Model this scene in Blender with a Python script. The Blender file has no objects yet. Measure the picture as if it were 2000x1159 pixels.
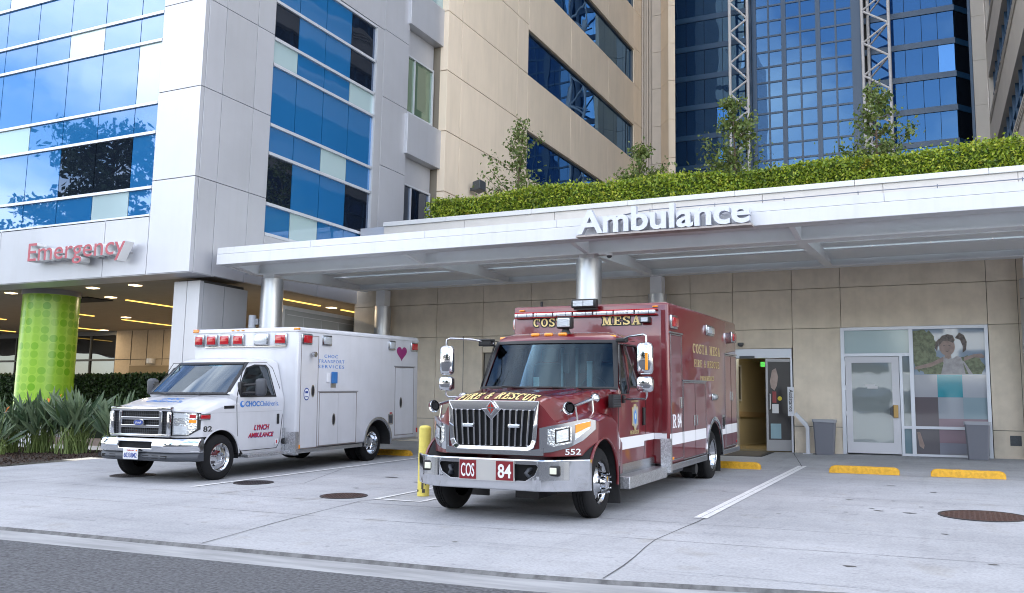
import bpy, bmesh, math, random
from mathutils import Vector, Matrix
from mathutils.bvhtree import BVHTree
random.seed(7)
S = bpy.context.scene
C = S.collection
R = math.radians
# ---------------------------------------------------------------- camera, sky, sun, exposure
cd = bpy.data.cameras.new('camera'); cam = bpy.data.objects.new('camera', cd); C.objects.link(cam)
cd.sensor_width = 36; cd.lens = 1782.17 * 36 / 2000; cd.clip_start = .05; cd.clip_end = 2000
def _cam():
    yaw, pitch, roll = R(26.16042), R(7.405666), R(1.095645)
    f = Vector((-math.sin(yaw)*math.cos(pitch), math.cos(yaw)*math.cos(pitch), math.sin(pitch)))
    r = Vector((math.cos(yaw), math.sin(yaw), 0)); u = r.cross(f)
    r2 = r*math.cos(roll)+u*math.sin(roll); u2 = -r*math.sin(roll)+u*math.cos(roll)
    M = Matrix((r2, u2, -f)).transposed().to_4x4()
    cam.matrix_world = M
_cam(); S.camera = cam
SUN_EL, SUN_AZ = 34, -8          # behind the hospital: everything seen is in open shade
w = bpy.data.worlds.new('World'); S.world = w; w.use_nodes = True
nt = w.node_tree; N = nt.nodes; Lk = nt.links; N.clear()
sky = N.new('ShaderNodeTexSky'); sky.sky_type = 'NISHITA'; sky.sun_disc = False
sky.sun_elevation = R(SUN_EL); sky.sun_rotation = R(SUN_AZ); sky.air_density = 1.0; sky.dust_density = 1.0
tc = N.new('ShaderNodeTexCoord'); mp = N.new('ShaderNodeMapping'); mp.inputs['Scale'].default_value = (1.5, 1.5, 3.0)
mp.inputs['Location'].default_value = (.6, .3, 0)
no = N.new('ShaderNodeTexNoise'); no.inputs['Scale'].default_value = 1.6; no.inputs['Detail'].default_value = 8; no.inputs['Roughness'].default_value = .55
rp = N.new('ShaderNodeValToRGB'); rp.color_ramp.elements[0].position = .40; rp.color_ramp.elements[1].position = .70
mx = N.new('ShaderNodeMix'); mx.data_type = 'RGBA'; mx.inputs[7].default_value = (11.2, 10.6, 10.2, 1)
bg = N.new('ShaderNodeBackground'); bg.inputs[1].default_value = .11
ow = N.new('ShaderNodeOutputWorld')
Lk.new(tc.outputs['Generated'], mp.inputs[0]); Lk.new(mp.outputs[0], no.inputs[0]); Lk.new(no.outputs[0], rp.inputs[0])
sc_ = N.new('ShaderNodeMath'); sc_.operation = 'MULTIPLY'; sc_.inputs[1].default_value = .8
Lk.new(rp.outputs[0], sc_.inputs[0]); Lk.new(sc_.outputs[0], mx.inputs[0]); Lk.new(sky.outputs[0], mx.inputs[6]); Lk.new(mx.outputs[2], bg.inputs[0]); Lk.new(bg.outputs[0], ow.inputs[0])
sl = bpy.data.lights.new('sun', 'SUN'); sl.energy = 3.2; sl.angle = R(.5); sl.color = (1, .95, .86)
so = bpy.data.objects.new('sun', sl); C.objects.link(so)
d = Vector((math.sin(R(SUN_AZ))*math.cos(R(SUN_EL)), math.cos(R(SUN_AZ))*math.cos(R(SUN_EL)), math.sin(R(SUN_EL))))
so.rotation_euler = d.to_track_quat('Z', 'Y').to_euler()
S.view_settings.view_transform = 'Standard'; S.view_settings.look = 'None'; S.view_settings.exposure = 2.5; S.view_settings.gamma = 1
S.cycles.filter_width = 1.05; S.cycles.max_bounces = 9; S.cycles.diffuse_bounces = 4; S.cycles.glossy_bounces = 5; S.cycles.transparent_max_bounces = 16; S.cycles.transmission_bounces = 4
S.cycles.use_denoising = True; S.cycles.sample_clamp_indirect = 6; S.cycles.caustics_reflective = False; S.cycles.caustics_refractive = False

# ---------------------------------------------------------------- ground slope (the forecourt climbs towards the doors)
def gz(x, y): return .004*x + .0365*y - 1.516

# ---------------------------------------------------------------- materials
MT = {}
def mat(name, col, rough=.5, metal=0, spec=.5, noise=0, nscale=8, bump=0, bscale=60, coat=0, col2=None, emit=None, estr=0, stretch=None, rnoise=0, isl=0, streak=0):
    if name in MT: return MT[name]
    m = bpy.data.materials.new(name); m.use_nodes = True; t = m.node_tree; n = t.nodes; b = n['Principled BSDF']
    b.inputs['Base Color'].default_value = (*col, 1); b.inputs['Roughness'].default_value = rough; b.inputs['Metallic'].default_value = metal
    b.inputs['Specular IOR Level'].default_value = spec
    if coat: b.inputs['Coat Weight'].default_value = coat; b.inputs['Coat Roughness'].default_value = .03
    if emit: b.inputs['Emission Color'].default_value = (*emit, 1); b.inputs['Emission Strength'].default_value = estr
    co = n.new('ShaderNodeTexCoord'); src = co.outputs['Object']
    if stretch:
        mpg = n.new('ShaderNodeMapping'); mpg.inputs['Scale'].default_value = stretch; t.links.new(src, mpg.inputs[0]); src = mpg.outputs[0]
    if noise or rnoise:
        x = n.new('ShaderNodeTexNoise'); x.inputs['Scale'].default_value = nscale; x.inputs['Detail'].default_value = 6; x.inputs['Roughness'].default_value = .6
        t.links.new(src, x.inputs[0])
        if noise:
            r = n.new('ShaderNodeValToRGB'); c2 = col2 or tuple(c*(1-noise) for c in col)
            r.color_ramp.elements[0].color = (*c2, 1); r.color_ramp.elements[1].color = (*col, 1)
            r.color_ramp.elements[0].position = .35; r.color_ramp.elements[1].position = .62
            t.links.new(x.outputs[0], r.inputs[0]); t.links.new(r.outputs[0], b.inputs['Base Color'])
        if rnoise:
            mr = n.new('ShaderNodeMapRange'); mr.inputs[3].default_value = max(.02, rough-rnoise); mr.inputs[4].default_value = rough+rnoise
            t.links.new(x.outputs[0], mr.inputs[0]); t.links.new(mr.outputs[0], b.inputs['Roughness'])
    if bump:
        y = n.new('ShaderNodeTexNoise'); y.inputs['Scale'].default_value = bscale; y.inputs['Detail'].default_value = 4
        bp = n.new('ShaderNodeBump'); bp.inputs['Strength'].default_value = bump; bp.inputs['Distance'].default_value = .01
        t.links.new(src, y.inputs[0]); t.links.new(y.outputs[0], bp.inputs['Height']); t.links.new(bp.outputs[0], b.inputs['Normal'])
    def mulnode(fac_socket, dark_):
        cur = b.inputs['Base Color'].links[0].from_socket if b.inputs['Base Color'].links else None
        q = n.new('ShaderNodeMix'); q.data_type = 'RGBA'; q.blend_type = 'MULTIPLY'; q.inputs[7].default_value = (dark_, dark_, dark_*.99, 1)
        if cur: t.links.new(cur, q.inputs[6])
        else: q.inputs[6].default_value = (*col, 1)
        t.links.new(fac_socket, q.inputs[0]); t.links.new(q.outputs[2], b.inputs['Base Color'])
    if isl:
        g_ = n.new('ShaderNodeNewGeometry'); mulnode(g_.outputs['Random Per Island'], 1-isl)
    if streak:
        m2 = n.new('ShaderNodeMapping'); m2.inputs['Scale'].default_value = (5, 5, .25); t.links.new(co.outputs['Object'], m2.inputs[0])
        z_ = n.new('ShaderNodeTexNoise'); z_.inputs['Scale'].default_value = 1.2; z_.inputs['Detail'].default_value = 5; t.links.new(m2.outputs[0], z_.inputs[0])
        r_ = n.new('ShaderNodeMapRange'); r_.inputs[1].default_value = .5; r_.inputs[2].default_value = .75; t.links.new(z_.outputs[0], r_.inputs[0]); mulnode(r_.outputs[0], 1-streak)
    MT[name] = m; return m
def glassmat(name, col, refl, tint=(1, 1, 1), rough=.015, wav=.0, wsc=1.2):
    """opaque coated glass: a painted or dark body under a mirror coat"""
    if name in MT: return MT[name]
    m = bpy.data.materials.new(name); m.use_nodes = True; t = m.node_tree; n = t.nodes; n.clear()
    o = n.new('ShaderNodeOutputMaterial'); a = n.new('ShaderNodeBsdfDiffuse'); a.inputs[0].default_value = (*col, 1)
    g = n.new('ShaderNodeBsdfGlossy'); g.inputs[0].default_value = (*tint, 1); g.inputs[1].default_value = rough
    f = n.new('ShaderNodeFresnel'); f.inputs[0].default_value = 1.5
    ad = n.new('ShaderNodeMath'); ad.operation = 'ADD'; ad.inputs[1].default_value = refl; ad.use_clamp = True
    x = n.new('ShaderNodeMixShader'); t.links.new(f.outputs[0], ad.inputs[0]); t.links.new(ad.outputs[0], x.inputs[0])
    t.links.new(a.outputs[0], x.inputs[1]); t.links.new(g.outputs[0], x.inputs[2]); t.links.new(x.outputs[0], o.inputs[0])
    if wav:
        co = n.new('ShaderNodeTexCoord'); y = n.new('ShaderNodeTexNoise'); y.inputs['Scale'].default_value = wsc; y.inputs['Detail'].default_value = 1
        bp = n.new('ShaderNodeBump'); bp.inputs['Strength'].default_value = 1; bp.inputs['Distance'].default_value = wav
        t.links.new(co.outputs['Object'], y.inputs[0]); t.links.new(y.outputs[0], bp.inputs['Height'])
        t.links.new(bp.outputs[0], g.inputs['Normal'])
    MT[name] = m; return m
def clearglass(name, tint, refl=.04, thru=(.8, .9, .88)):
    if name in MT: return MT[name]
    m = bpy.data.materials.new(name); m.use_nodes = True; t = m.node_tree; n = t.nodes; n.clear()
    o = n.new('ShaderNodeOutputMaterial'); a = n.new('ShaderNodeBsdfTransparent'); a.inputs[0].default_value = (*thru, 1)
    g = n.new('ShaderNodeBsdfGlossy'); g.inputs[0].default_value = (*tint, 1); g.inputs[1].default_value = .01
    f = n.new('ShaderNodeFresnel'); f.inputs[0].default_value = 1.5
    ad = n.new('ShaderNodeMath'); ad.operation = 'ADD'; ad.inputs[1].default_value = refl; ad.use_clamp = True
    x = n.new('ShaderNodeMixShader'); t.links.new(f.outputs[0], ad.inputs[0]); t.links.new(ad.outputs[0], x.inputs[0])
    t.links.new(a.outputs[0], x.inputs[1]); t.links.new(g.outputs[0], x.inputs[2]); t.links.new(x.outputs[0], o.inputs[0])
    MT[name] = m; return m
def leafmat(name, cols, rough=.5, trans=.25, patch=None):
    if name in MT: return MT[name]
    m = bpy.data.materials.new(name); m.use_nodes = True; t = m.node_tree; n = t.nodes; b = n['Principled BSDF']
    g = n.new('ShaderNodeNewGeometry'); r = n.new('ShaderNodeValToRGB'); r.color_ramp.interpolation = 'LINEAR'
    e = r.color_ramp.elements
    e[0].color = (*cols[0], 1); e[1].color = (*cols[-1], 1)
    for i, c in enumerate(cols[1:-1]): q = e.new((i+1)/(len(cols)-1)); q.color = (*c, 1)
    t.links.new(g.outputs['Random Per Island'], r.inputs[0]); col_ = r.outputs[0]
    for (pc, sc__, lo, hi) in (patch or []):
        co = n.new('ShaderNodeTexCoord'); x_ = n.new('ShaderNodeTexNoise'); x_.inputs['Scale'].default_value = sc__; x_.inputs['Detail'].default_value = 3
        t.links.new(co.outputs['Object'], x_.inputs[0]); k_ = n.new('ShaderNodeMapRange'); k_.inputs[1].default_value = lo; k_.inputs[2].default_value = hi; t.links.new(x_.outputs[0], k_.inputs[0])
        q_ = n.new('ShaderNodeMix'); q_.data_type = 'RGBA'; q_.blend_type = 'MULTIPLY'; q_.inputs[7].default_value = (*pc, 1); t.links.new(k_.outputs[0], q_.inputs[0]); t.links.new(col_, q_.inputs[6]); col_ = q_.outputs[2]
    t.links.new(col_, b.inputs['Base Color'])
    b.inputs['Roughness'].default_value = rough
    tr = n.new('ShaderNodeBsdfTranslucent'); t.links.new(col_, tr.inputs[0])
    x = n.new('ShaderNodeMixShader'); x.inputs[0].default_value = trans
    t.links.new(b.outputs[0], x.inputs[1]); t.links.new(tr.outputs[0], x.inputs[2]); t.links.new(x.outputs[0], n['Material Output'].inputs[0])
    MT[name] = m; return m

# ---------------------------------------------------------------- mesh kit
class MB:
    def __init__(s): s.v = []; s.f = []
    def add(s, vs, fs):
        k = len(s.v); s.v += [tuple(p) for p in vs]; s.f += [tuple(i+k for i in f) for f in fs]; return s
    def box(s, x0, x1, y0, y1, z0, z1):
        if x0 > x1: x0, x1 = x1, x0
        if y0 > y1: y0, y1 = y1, y0
        if z0 > z1: z0, z1 = z1, z0
        return s.add([(x0,y0,z0),(x1,y0,z0),(x1,y1,z0),(x0,y1,z0),(x0,y0,z1),(x1,y0,z1),(x1,y1,z1),(x0,y1,z1)],
              [(0,3,2,1),(4,5,6,7),(0,1,5,4),(1,2,6,5),(2,3,7,6),(3,0,4,7)])
    def rbox(s, x0, x1, y0, y1, z0, z1, r=.01, seg=2):
        bm = bmesh.new(); bmesh.ops.create_cube(bm, size=1)
        for v in bm.verts: v.co = Vector(((x0+x1)/2+v.co.x*(x1-x0), (y0+y1)/2+v.co.y*(y1-y0), (z0+z1)/2+v.co.z*(z1-z0)))
        bmesh.ops.bevel(bm, geom=bm.edges[:], offset=r, segments=seg, profile=.5, affect='EDGES')
        return s.bm(bm)
    def bm(s, bm):
        bmesh.ops.recalc_face_normals(bm, faces=bm.faces[:])
        bm.verts.index_update(); s.add([v.co[:] for v in bm.verts], [[v.index for v in f.verts] for f in bm.faces]); bm.free(); return s
    def cyl(s, a, b, r, r2=None, n=16, cap=True):
        a, b = Vector(a), Vector(b); r2 = r if r2 is None else r2
        d = (b-a).normalized(); u = d.orthogonal().normalized(); w_ = d.cross(u)
        vs = []
        for p, q in ((a, r), (b, r2)):
            for i in range(n):
                t = 2*math.pi*i/n; vs.append(p+u*math.cos(t)*q+w_*math.sin(t)*q)
        fs = [(i, (i+1) % n, n+(i+1) % n, n+i) for i in range(n)]
        if cap: fs += [tuple(range(n-1, -1, -1)), tuple(range(n, 2*n))]
        return s.add(vs, fs)
    def tube(s, pts, r, n=8):
        pts = [Vector(p) for p in pts]; rings = []
        for i, p in enumerate(pts):
            d = (pts[min(i+1, len(pts)-1)]-pts[max(i-1, 0)]).normalized()
            if i == 0: u = d.orthogonal().normalized()
            else: u = (u-d*u.dot(d)).normalized()
            w_ = d.cross(u); rr = r[i] if isinstance(r, (list, tuple)) else r
            rings.append([p+u*math.cos(2*math.pi*k/n)*rr+w_*math.sin(2*math.pi*k/n)*rr for k in range(n)])
        return s.loft(rings, True, True)
    def loft(s, rings, closed=True, cap=False):
        n = len(rings[0]); vs = [p for r_ in rings for p in r_]; fs = []
        for j in range(len(rings)-1):
            for i in range(n if closed else n-1):
                a = j*n+i; b = j*n+(i+1) % n; fs.append((a, b, b+n, a+n))
        if cap: fs += [tuple(range(n-1, -1, -1)), tuple(range((len(rings)-1)*n, len(rings)*n))]
        return s.add(vs, fs)
    def lathe(s, prof, o, ax, n=32):
        """prof: (distance along ax, radius)"""
        o = Vector(o); d = Vector(ax).normalized(); u = d.orthogonal().normalized(); w_ = d.cross(u)
        rings = [[o+d*h+(u*math.cos(2*math.pi*k/n)+w_*math.sin(2*math.pi*k/n))*r_ for k in range(n)] for h, r_ in prof]
        return s.loft(rings, True, False)
    def prism(s, poly, fn, d0, d1):
        """poly: 2-D points; fn(a, b, d) -> 3-D point"""
        n = len(poly); vs = [fn(a, b, d0) for a, b in poly]+[fn(a, b, d1) for a, b in poly]
        fs = [(i, (i+1) % n, n+(i+1) % n, n+i) for i in range(n)]+[tuple(range(n-1, -1, -1)), tuple(range(n, 2*n))]
        return s.add(vs, fs)
    def xf(s, fn): s.v = [tuple(fn(*p)) for p in s.v]; return s
    def mesh(s, name='m'):
        me = bpy.data.meshes.new(name); me.from_pydata(s.v, [], s.f); me.validate(); me.update(); return me
def fixn(me):
    bm = bmesh.new(); bm.from_mesh(me); bmesh.ops.recalc_face_normals(bm, faces=bm.faces[:]); bm.to_mesh(me); bm.free()
def O(name, mb, m, parent=None, smooth=0, fix=True, loc=None, rot=None, bevel=0):
    me = mb.mesh(name) if isinstance(mb, MB) else mb
    if fix: fixn(me)
    for mm in (m if isinstance(m, (list, tuple)) else [m]): me.materials.append(mm)
    o = bpy.data.objects.new(name, me); C.objects.link(o)
    if parent: o.parent = parent
    if loc: o.location = loc
    if rot: o.rotation_euler = rot
    if smooth:
        for p in me.polygons: p.use_smooth = True
        me.set_sharp_from_angle(angle=R(smooth))
    if bevel:
        b = o.modifiers.new('bevel', 'BEVEL'); b.width = bevel; b.segments = 2; b.limit_method = 'ANGLE'; b.angle_limit = R(40)
    return o
def tag(o, label=None, cat=None, group=None, kind=None):
    if label: o['label'] = label
    if cat: o['category'] = cat
    if group: o['group'] = group
    if kind: o['kind'] = kind
    return o
def E(name, loc, label, cat, group=None, rot=(0, 0, 0)):
    o = bpy.data.objects.new(name, None); C.objects.link(o); o.location = loc; o.rotation_euler = rot; o.empty_display_size = .2
    return tag(o, label, cat, group)
def ST(name, mb, m, **k): o = O(name, mb, m, **k); o['kind'] = 'structure'; return o
def copy_tree(o, parent=None):
    c = o.copy(); C.objects.link(c)
    if parent: c.parent = parent
    for ch in [x for x in bpy.data.objects if x.parent == o]: copy_tree(ch, c)
    return c
def boolop(me, cutters, op='DIFFERENCE'):
    """cut meshes out of a mesh and return a plain mesh"""
    o = bpy.data.objects.new('tmp', me); C.objects.link(o); tmp = [o]
    for c in cutters:
        cm = c.mesh() if isinstance(c, MB) else c
        fixn(cm); co = bpy.data.objects.new('tmp', cm); C.objects.link(co); tmp.append(co)
        m = o.modifiers.new('b', 'BOOLEAN'); m.operation = op; m.object = co; m.solver = 'EXACT'
    bpy.context.view_layer.update()
    r = bpy.data.meshes.new_from_object(o.evaluated_get(bpy.context.evaluated_depsgraph_get()))
    for x in tmp: bpy.data.objects.remove(x)
    r.materials.clear()
    return r
def text(s, w=None, h=.1, depth=.004, bold=.0, shear=0, space=1.0, line=None, align='LEFT'):
    """flat lettering as MB: x to the right, y up, z = thickness; h is the cap height, w the full width"""
    cu = bpy.data.curves.new('t', 'FONT'); cu.body = s; cu.size = 1; cu.extrude = .5; cu.offset = bold; cu.shear = shear
    cu.space_character = space; cu.align_x = align
    if line: cu.space_line = line
    cu.resolution_u = 3
    o = bpy.data.objects.new('t', cu); C.objects.link(o); bpy.context.view_layer.update()
    me = bpy.data.meshes.new_from_object(o.evaluated_get(bpy.context.evaluated_depsgraph_get()))
    vs = [tuple(v.co) for v in me.vertices]; fs = [tuple(p.vertices) for p in me.polygons]
    bpy.data.objects.remove(o); bpy.data.meshes.remove(me)
    k = h/.70
    x0 = min(p[0] for p in vs); x1 = max(p[0] for p in vs)
    kx = k if w is None else w/(x1-x0)
    mb = MB(); mb.v = [((p[0]-x0)*kx, p[1]*k, (p[2]+.5)*depth) for p in vs]; mb.f = fs
    return mb
def put(mb, o, r, u):
    """stand a flat MB on a plane: origin, right and up directions; thickness goes along right x up"""
    o, r, u = Vector(o), Vector(r).normalized(), Vector(u).normalized(); n = r.cross(u)
    return mb.xf(lambda x, y, z: o+r*x+u*y+n*z)
def slab(mb, kx=.16, t=.14):
    return mb
# ================================================================ MATERIAL SET
concrete = mat('concrete_paving', (.425, .43, .445), .85, noise=.14, nscale=1.1, bump=.25, bscale=45)
asphalt = mat('asphalt', (.125, .128, .138), .9, noise=.68, nscale=30, bump=1, bscale=40)
gutter_m = mat('gutter_concrete', (.36, .365, .37), .85, noise=.35, nscale=2.2, bump=.3, bscale=50, stretch=(.35, 2.5, 1))
joint_m = mat('joint_dark', (.07, .07, .07), .9)
white_paint = mat('road_paint', (.80, .80, .79), .7, noise=.22, nscale=14)
mulch = mat('mulch', (.05, .033, .022), .95, noise=.7, nscale=40, bump=1, bscale=60)
alu = mat('aluminium_panel', (.53, .535, .57), .38, metal=.35, noise=.06, nscale=.8, rnoise=.05, isl=.06, streak=.03)
alu_lt = mat('aluminium_frame', (.62, .64, .68), .4, metal=.4)
alu_dk = mat('dark_frame', (.06, .065, .07), .4)
beige = mat('beige_panel', (.84, .70, .545), .85, isl=.05, streak=.05, noise=.08, nscale=1.3, bump=.15, bscale=90, stretch=(1, 1, .35))
stucco = mat('entrance_stucco', (.78, .68, .545), .9, isl=.05, streak=.06, noise=.12, nscale=2.6, bump=.5, bscale=120)
coping_m = mat('white_coping', (.62, .61, .60), .6, noise=.05, nscale=2)
parapet_m = mat('parapet_panel', (.60, .56, .52), .8, noise=.07, nscale=2, bump=.2, bscale=90)
canopy_m = mat('canopy_white', (.80, .80, .80), .45, noise=.05, nscale=1.5)
steel = mat('brushed_steel', (.55, .56, .58), .34, metal=.85, rnoise=.08, nscale=3, stretch=(4, 4, .3))
frost = mat('frosted_panel', (.55, .6, .6), .35)
bl = dict(
 b=glassmat('glass_blue', (.018, .13, .32), .15, (.60, .72, .95), .012, .004, .9),
 d=glassmat('glass_dark', (.008, .012, .02), .10, (.6, .7, .9), .01, .004, .9),
 w=glassmat('glass_pale', (.36, .47, .49), .10, (.9, 1, 1), .1),
 g=glassmat('glass_green', (.10, .15, .10), .12, (.8, .95, .85), .01))
tower_glass = glassmat('tower_glass', (.012, .04, .11), .30, (.27, .52, .82), .01, .05, .5)
tower_flat = glassmat('tower_glass_flat', (.008, .040, .15), .10, (.30, .56, .85), .01, .004, .6)
tower_glass2 = glassmat('tower_glass_light', (.03, .14, .34), .2, (.4, .65, 1.0), .01, .02, .35)
tower_dark = glassmat('tower_glass_dark', (.008, .01, .014), .03, (.4, .5, .6), .02)
tower_band = mat('tower_band', (.015, .055, .12), .35, spec=.6)
win_glass = glassmat('window_glass', (.006, .02, .06), .24, (.34, .58, .86), .01, .012, .5)
truss_m = mat('truss_white', (.62, .60, .60), .45)
dark = mat('dark_void', (.012, .012, .013), .9)
rubber = mat('rubber', (.02, .02, .021), .78, bump=.2, bscale=80)
yellow = mat('yellow_paint', (.75, .40, .02), .6, noise=.25, nscale=22, bump=.2, bscale=40)
yellow_lt = mat('bollard_paint', (.74, .62, .13), .55, noise=.12, nscale=9)
grey_bin = mat('grey_plastic', (.15, .155, .18), .5)
ceil_m = mat('carport_ceiling', (.30, .26, .21), .8, noise=.08, nscale=3)
lamp_m = mat('warm_lamp', (1, .7, .3), .5, emit=(1, .60, .12), estr=.40)
lamp_w = mat('white_lamp', (1, .9, .7), .5, emit=(1, .74, .42), estr=.8)
hedge_l = leafmat('hedge_leaf', [(.10, .17, .012), (.25, .34, .02), (.42, .47, .035), (.15, .26, .015), (.52, .50, .06)], .5, .25, [((.55, .62, .5), .9, .45, .65), ((1, .72, .55), 2.6, .62, .70), ((.35, .4, .35), 7, .58, .66)])
tree_l = leafmat('young_tree_leaf', [(.06, .10, .018), (.11, .16, .03), (.18, .21, .05), (.08, .13, .025)])
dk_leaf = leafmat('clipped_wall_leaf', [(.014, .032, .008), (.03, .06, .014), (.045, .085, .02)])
bop_l = leafmat('strap_leaf', [(.05, .09, .045), (.10, .15, .08), (.16, .21, .12), (.08, .13, .04)], .4, .15)
pine_l = leafmat('pine_leaf', [(.02, .045, .02), (.035, .07, .03), (.06, .10, .04)])
bark = mat('bark', (.13, .09, .06), .9, noise=.4, nscale=20)

# ================================================================ GROUND (structure)
def sheet(x0, x1, y0, y1, dz, nx=1, ny=1):
    mb = MB(); vs = []; fs = []
    for j in range(ny+1):
        for i in range(nx+1):
            x = x0+(x1-x0)*i/nx; y = y0+(y1-y0)*j/ny; vs.append((x, y, gz(x, y)+dz))
    for j in range(ny):
        for i in range(nx): a = j*(nx+1)+i; fs.append((a, a+1, a+nx+2, a+nx+1))
    return mb.add(vs, fs)
def concrete_nodes():
    t = concrete.node_tree; n = t.nodes; b = n['Principled BSDF']
    co = [x for x in n if x.bl_idname == 'ShaderNodeTexCoord'][0]
    base = b.inputs['Base Color'].links[0].from_socket
    def ns(scale, lo, hi, mapping=None, det=5):
        x = n.new('ShaderNodeTexNoise'); x.inputs['Scale'].default_value = scale; x.inputs['Detail'].default_value = det
        src = co.outputs['Object']
        if mapping:
            mp_ = n.new('ShaderNodeMapping'); mp_.inputs['Scale'].default_value = mapping[0]; mp_.inputs['Rotation'].default_value = (0, 0, mapping[1]); t.links.new(src, mp_.inputs[0]); src = mp_.outputs[0]
        r = n.new('ShaderNodeMapRange'); r.inputs[1].default_value = lo; r.inputs[2].default_value = hi; r.clamp = True
        t.links.new(src, x.inputs[0]); t.links.new(x.outputs[0], r.inputs[0]); return r.outputs[0]
    def mul(c, fac, col):
        m_ = n.new('ShaderNodeMix'); m_.data_type = 'RGBA'; m_.blend_type = 'MULTIPLY'; m_.inputs[7].default_value = (*col, 1)
        t.links.new(c, m_.inputs[6]); t.links.new(fac, m_.inputs[0]); return m_.outputs[2]
    c = mul(base, ns(.35, .45, .72), (.80, .81, .82))
    c = mul(c, ns(1.0, .50, .75, ((.5, 2.2, 1), .25)), (.90, .90, .90))
    c = mul(c, ns(2.2, .60, .72), (.86, .84, .80))
    c = mul(c, ns(5.0, .72, .76, None, 2), (.75, .75, .75))
    c = mul(c, ns(1.2, .55, .75, ((4.5, .3, 1), .05)), (.90, .90, .90))
    c = mul(c, ns(1.2, .58, .72, ((.3, 5, 1), .12)), (.88, .88, .88))
    c = mul(c, ns(38, .42, .6, None, 3), (.86, .86, .86))
    c = mul(c, ns(14, .62, .70, None, 3), (.82, .82, .82))
    t.links.new(c, b.inputs['Base Color'])
concrete_nodes()
ST('ground', MB().box(-400, 400, -400, 400, -3.2, -3.0), mat('far_ground', (.15, .15, .15), .9))
ST('forecourt', sheet(-16.45, 12, 7.55, 22.3, 0, 12, 6), concrete)
# apron from forecourt to gutter lip follows the kerb line, which is slightly oblique
def kerb(x): return 6.62+.10*(x+10)*.55 if x > -3.3 else 6.62+.03*(x+10)
KX = [-60, -30, -20, -14, -10, -7, -5, -3.3, -2.5, -1.5, -.5, 1, 3, 6, 12]
def kerb(x):
    pts = [(-60, 6.1), (-14, 6.5), (-9.5, 6.74), (-6, 6.84), (-3.3, 6.93), (-2.6, 7.0), (-1.5, 7.22), (.4, 7.6), (3, 8.1), (12, 9.0)]
    for (a, b), (c, d_) in zip(pts, pts[1:]):
        if a <= x <= c: return b+(d_-b)*(x-a)/(c-a)
    return pts[-1][1]
def strip(f0, f1, z0, z1, xs=KX):
    mb = MB(); vs = []
    for x in xs: a = f0(x); b = f1(x); vs += [(x, a, z0(x, a)), (x, b, z1(x, b))]
    return mb.add(vs, [(2*i, 2*i+2, 2*i+3, 2*i+1) for i in range(len(xs)-1)])
ST('driveway_apron', strip(lambda x: kerb(x)-.005, lambda x: 9.6 if x < -3 else 10.2, lambda x, y: gz(x, y)-.002, lambda x, y: gz(x, y)+.003), concrete)
ST('kerb_lip', strip(lambda x: kerb(x)-.035, lambda x: kerb(x)-.005, lambda x, y: gz(x, y)-.035, lambda x, y: gz(x, y)-.002), mat('lip_dark', (.17, .17, .17), .9, noise=.5, nscale=9))
ST('gutter', strip(lambda x: kerb(x)-.48, lambda x: kerb(x)-.035, lambda x, y: gz(x, y)-.03, lambda x, y: gz(x, y)-.034), gutter_m)
ST('road', strip(lambda x: -60, lambda x: kerb(x)-.47, lambda x, y: gz(x, 5.2)-.10, lambda x, y: gz(x, y)-.030), asphalt)
def jline(pts, w=.012, dz=.004):
    mb = MB()
    P2 = []
    for i in range(len(pts)-1):
        (a, b), (c, d_) = pts[i], pts[i+1]; k = max(1, int(math.hypot(c-a, d_-b)/.4))
        for j in range(k): P2.append((a+(c-a)*j/k, b+(d_-b)*j/k))
    P2.append(pts[-1]); vs = []
    for i, p in enumerate(P2):
        q = P2[min(i+1, len(P2)-1)]; o = P2[max(i-1, 0)]; dx, dy = q[0]-o[0], q[1]-o[1]; l = math.hypot(dx, dy)
        nx, ny = -dy/l, dx/l; ww = w*random.uniform(.7, 1.5)/2; jx = random.uniform(-.006, .006)
        for s_ in (1, -1): x = p[0]+nx*(ww*s_+jx); y = p[1]+ny*(ww*s_+jx); vs.append((x, y, gz(x, y)+dz))
    return mb.add(vs, [(2*i, 2*i+1, 2*i+3, 2*i+2) for i in range(len(P2)-1)])
jl = mat('saw_joint', (.09, .09, .09), .9)
jm = MB()
for p, ww in ((((-16.4, 9.95), (12, 10.4)), .008), (((-16.4, 8.7), (-6.9, 8.85), (-2.8, 8.97), (12, 9.5)), .007), (((-16.4, 13.0), (12, 13.7)), .007), (((-16.4, 16.9), (12, 17.15)), .012), (((-16.4, 11.6), (-10, 11.7), (12, 11.75)), .005),
          (((-2.6, 7.02), (-2.62, 7.6), (-2.78, 8.97), (-2.70, 10.34), (-2.75, 18.2), (-3.5, 21.9)), .012), (((-6.67, 6.86), (-6.93, 8.2), (-7.21, 10.2), (-6.7, 12), (-6.7, 21.9)), .010),
          (((-9.5, 10.0), (-9.33, 11.7), (-10.3, 14), (-10.3, 21.9)), .009), (((-13.6, 6.6), (-13.7, 12), (-13.7, 21.9)), .008), (((1.4, 7.8), (1.3, 14), (1.2, 21.9)), .010)):
    q = jline(p, ww); jm.add(q.v, q.f)
ST('paving_joints', jm, jl)
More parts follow.
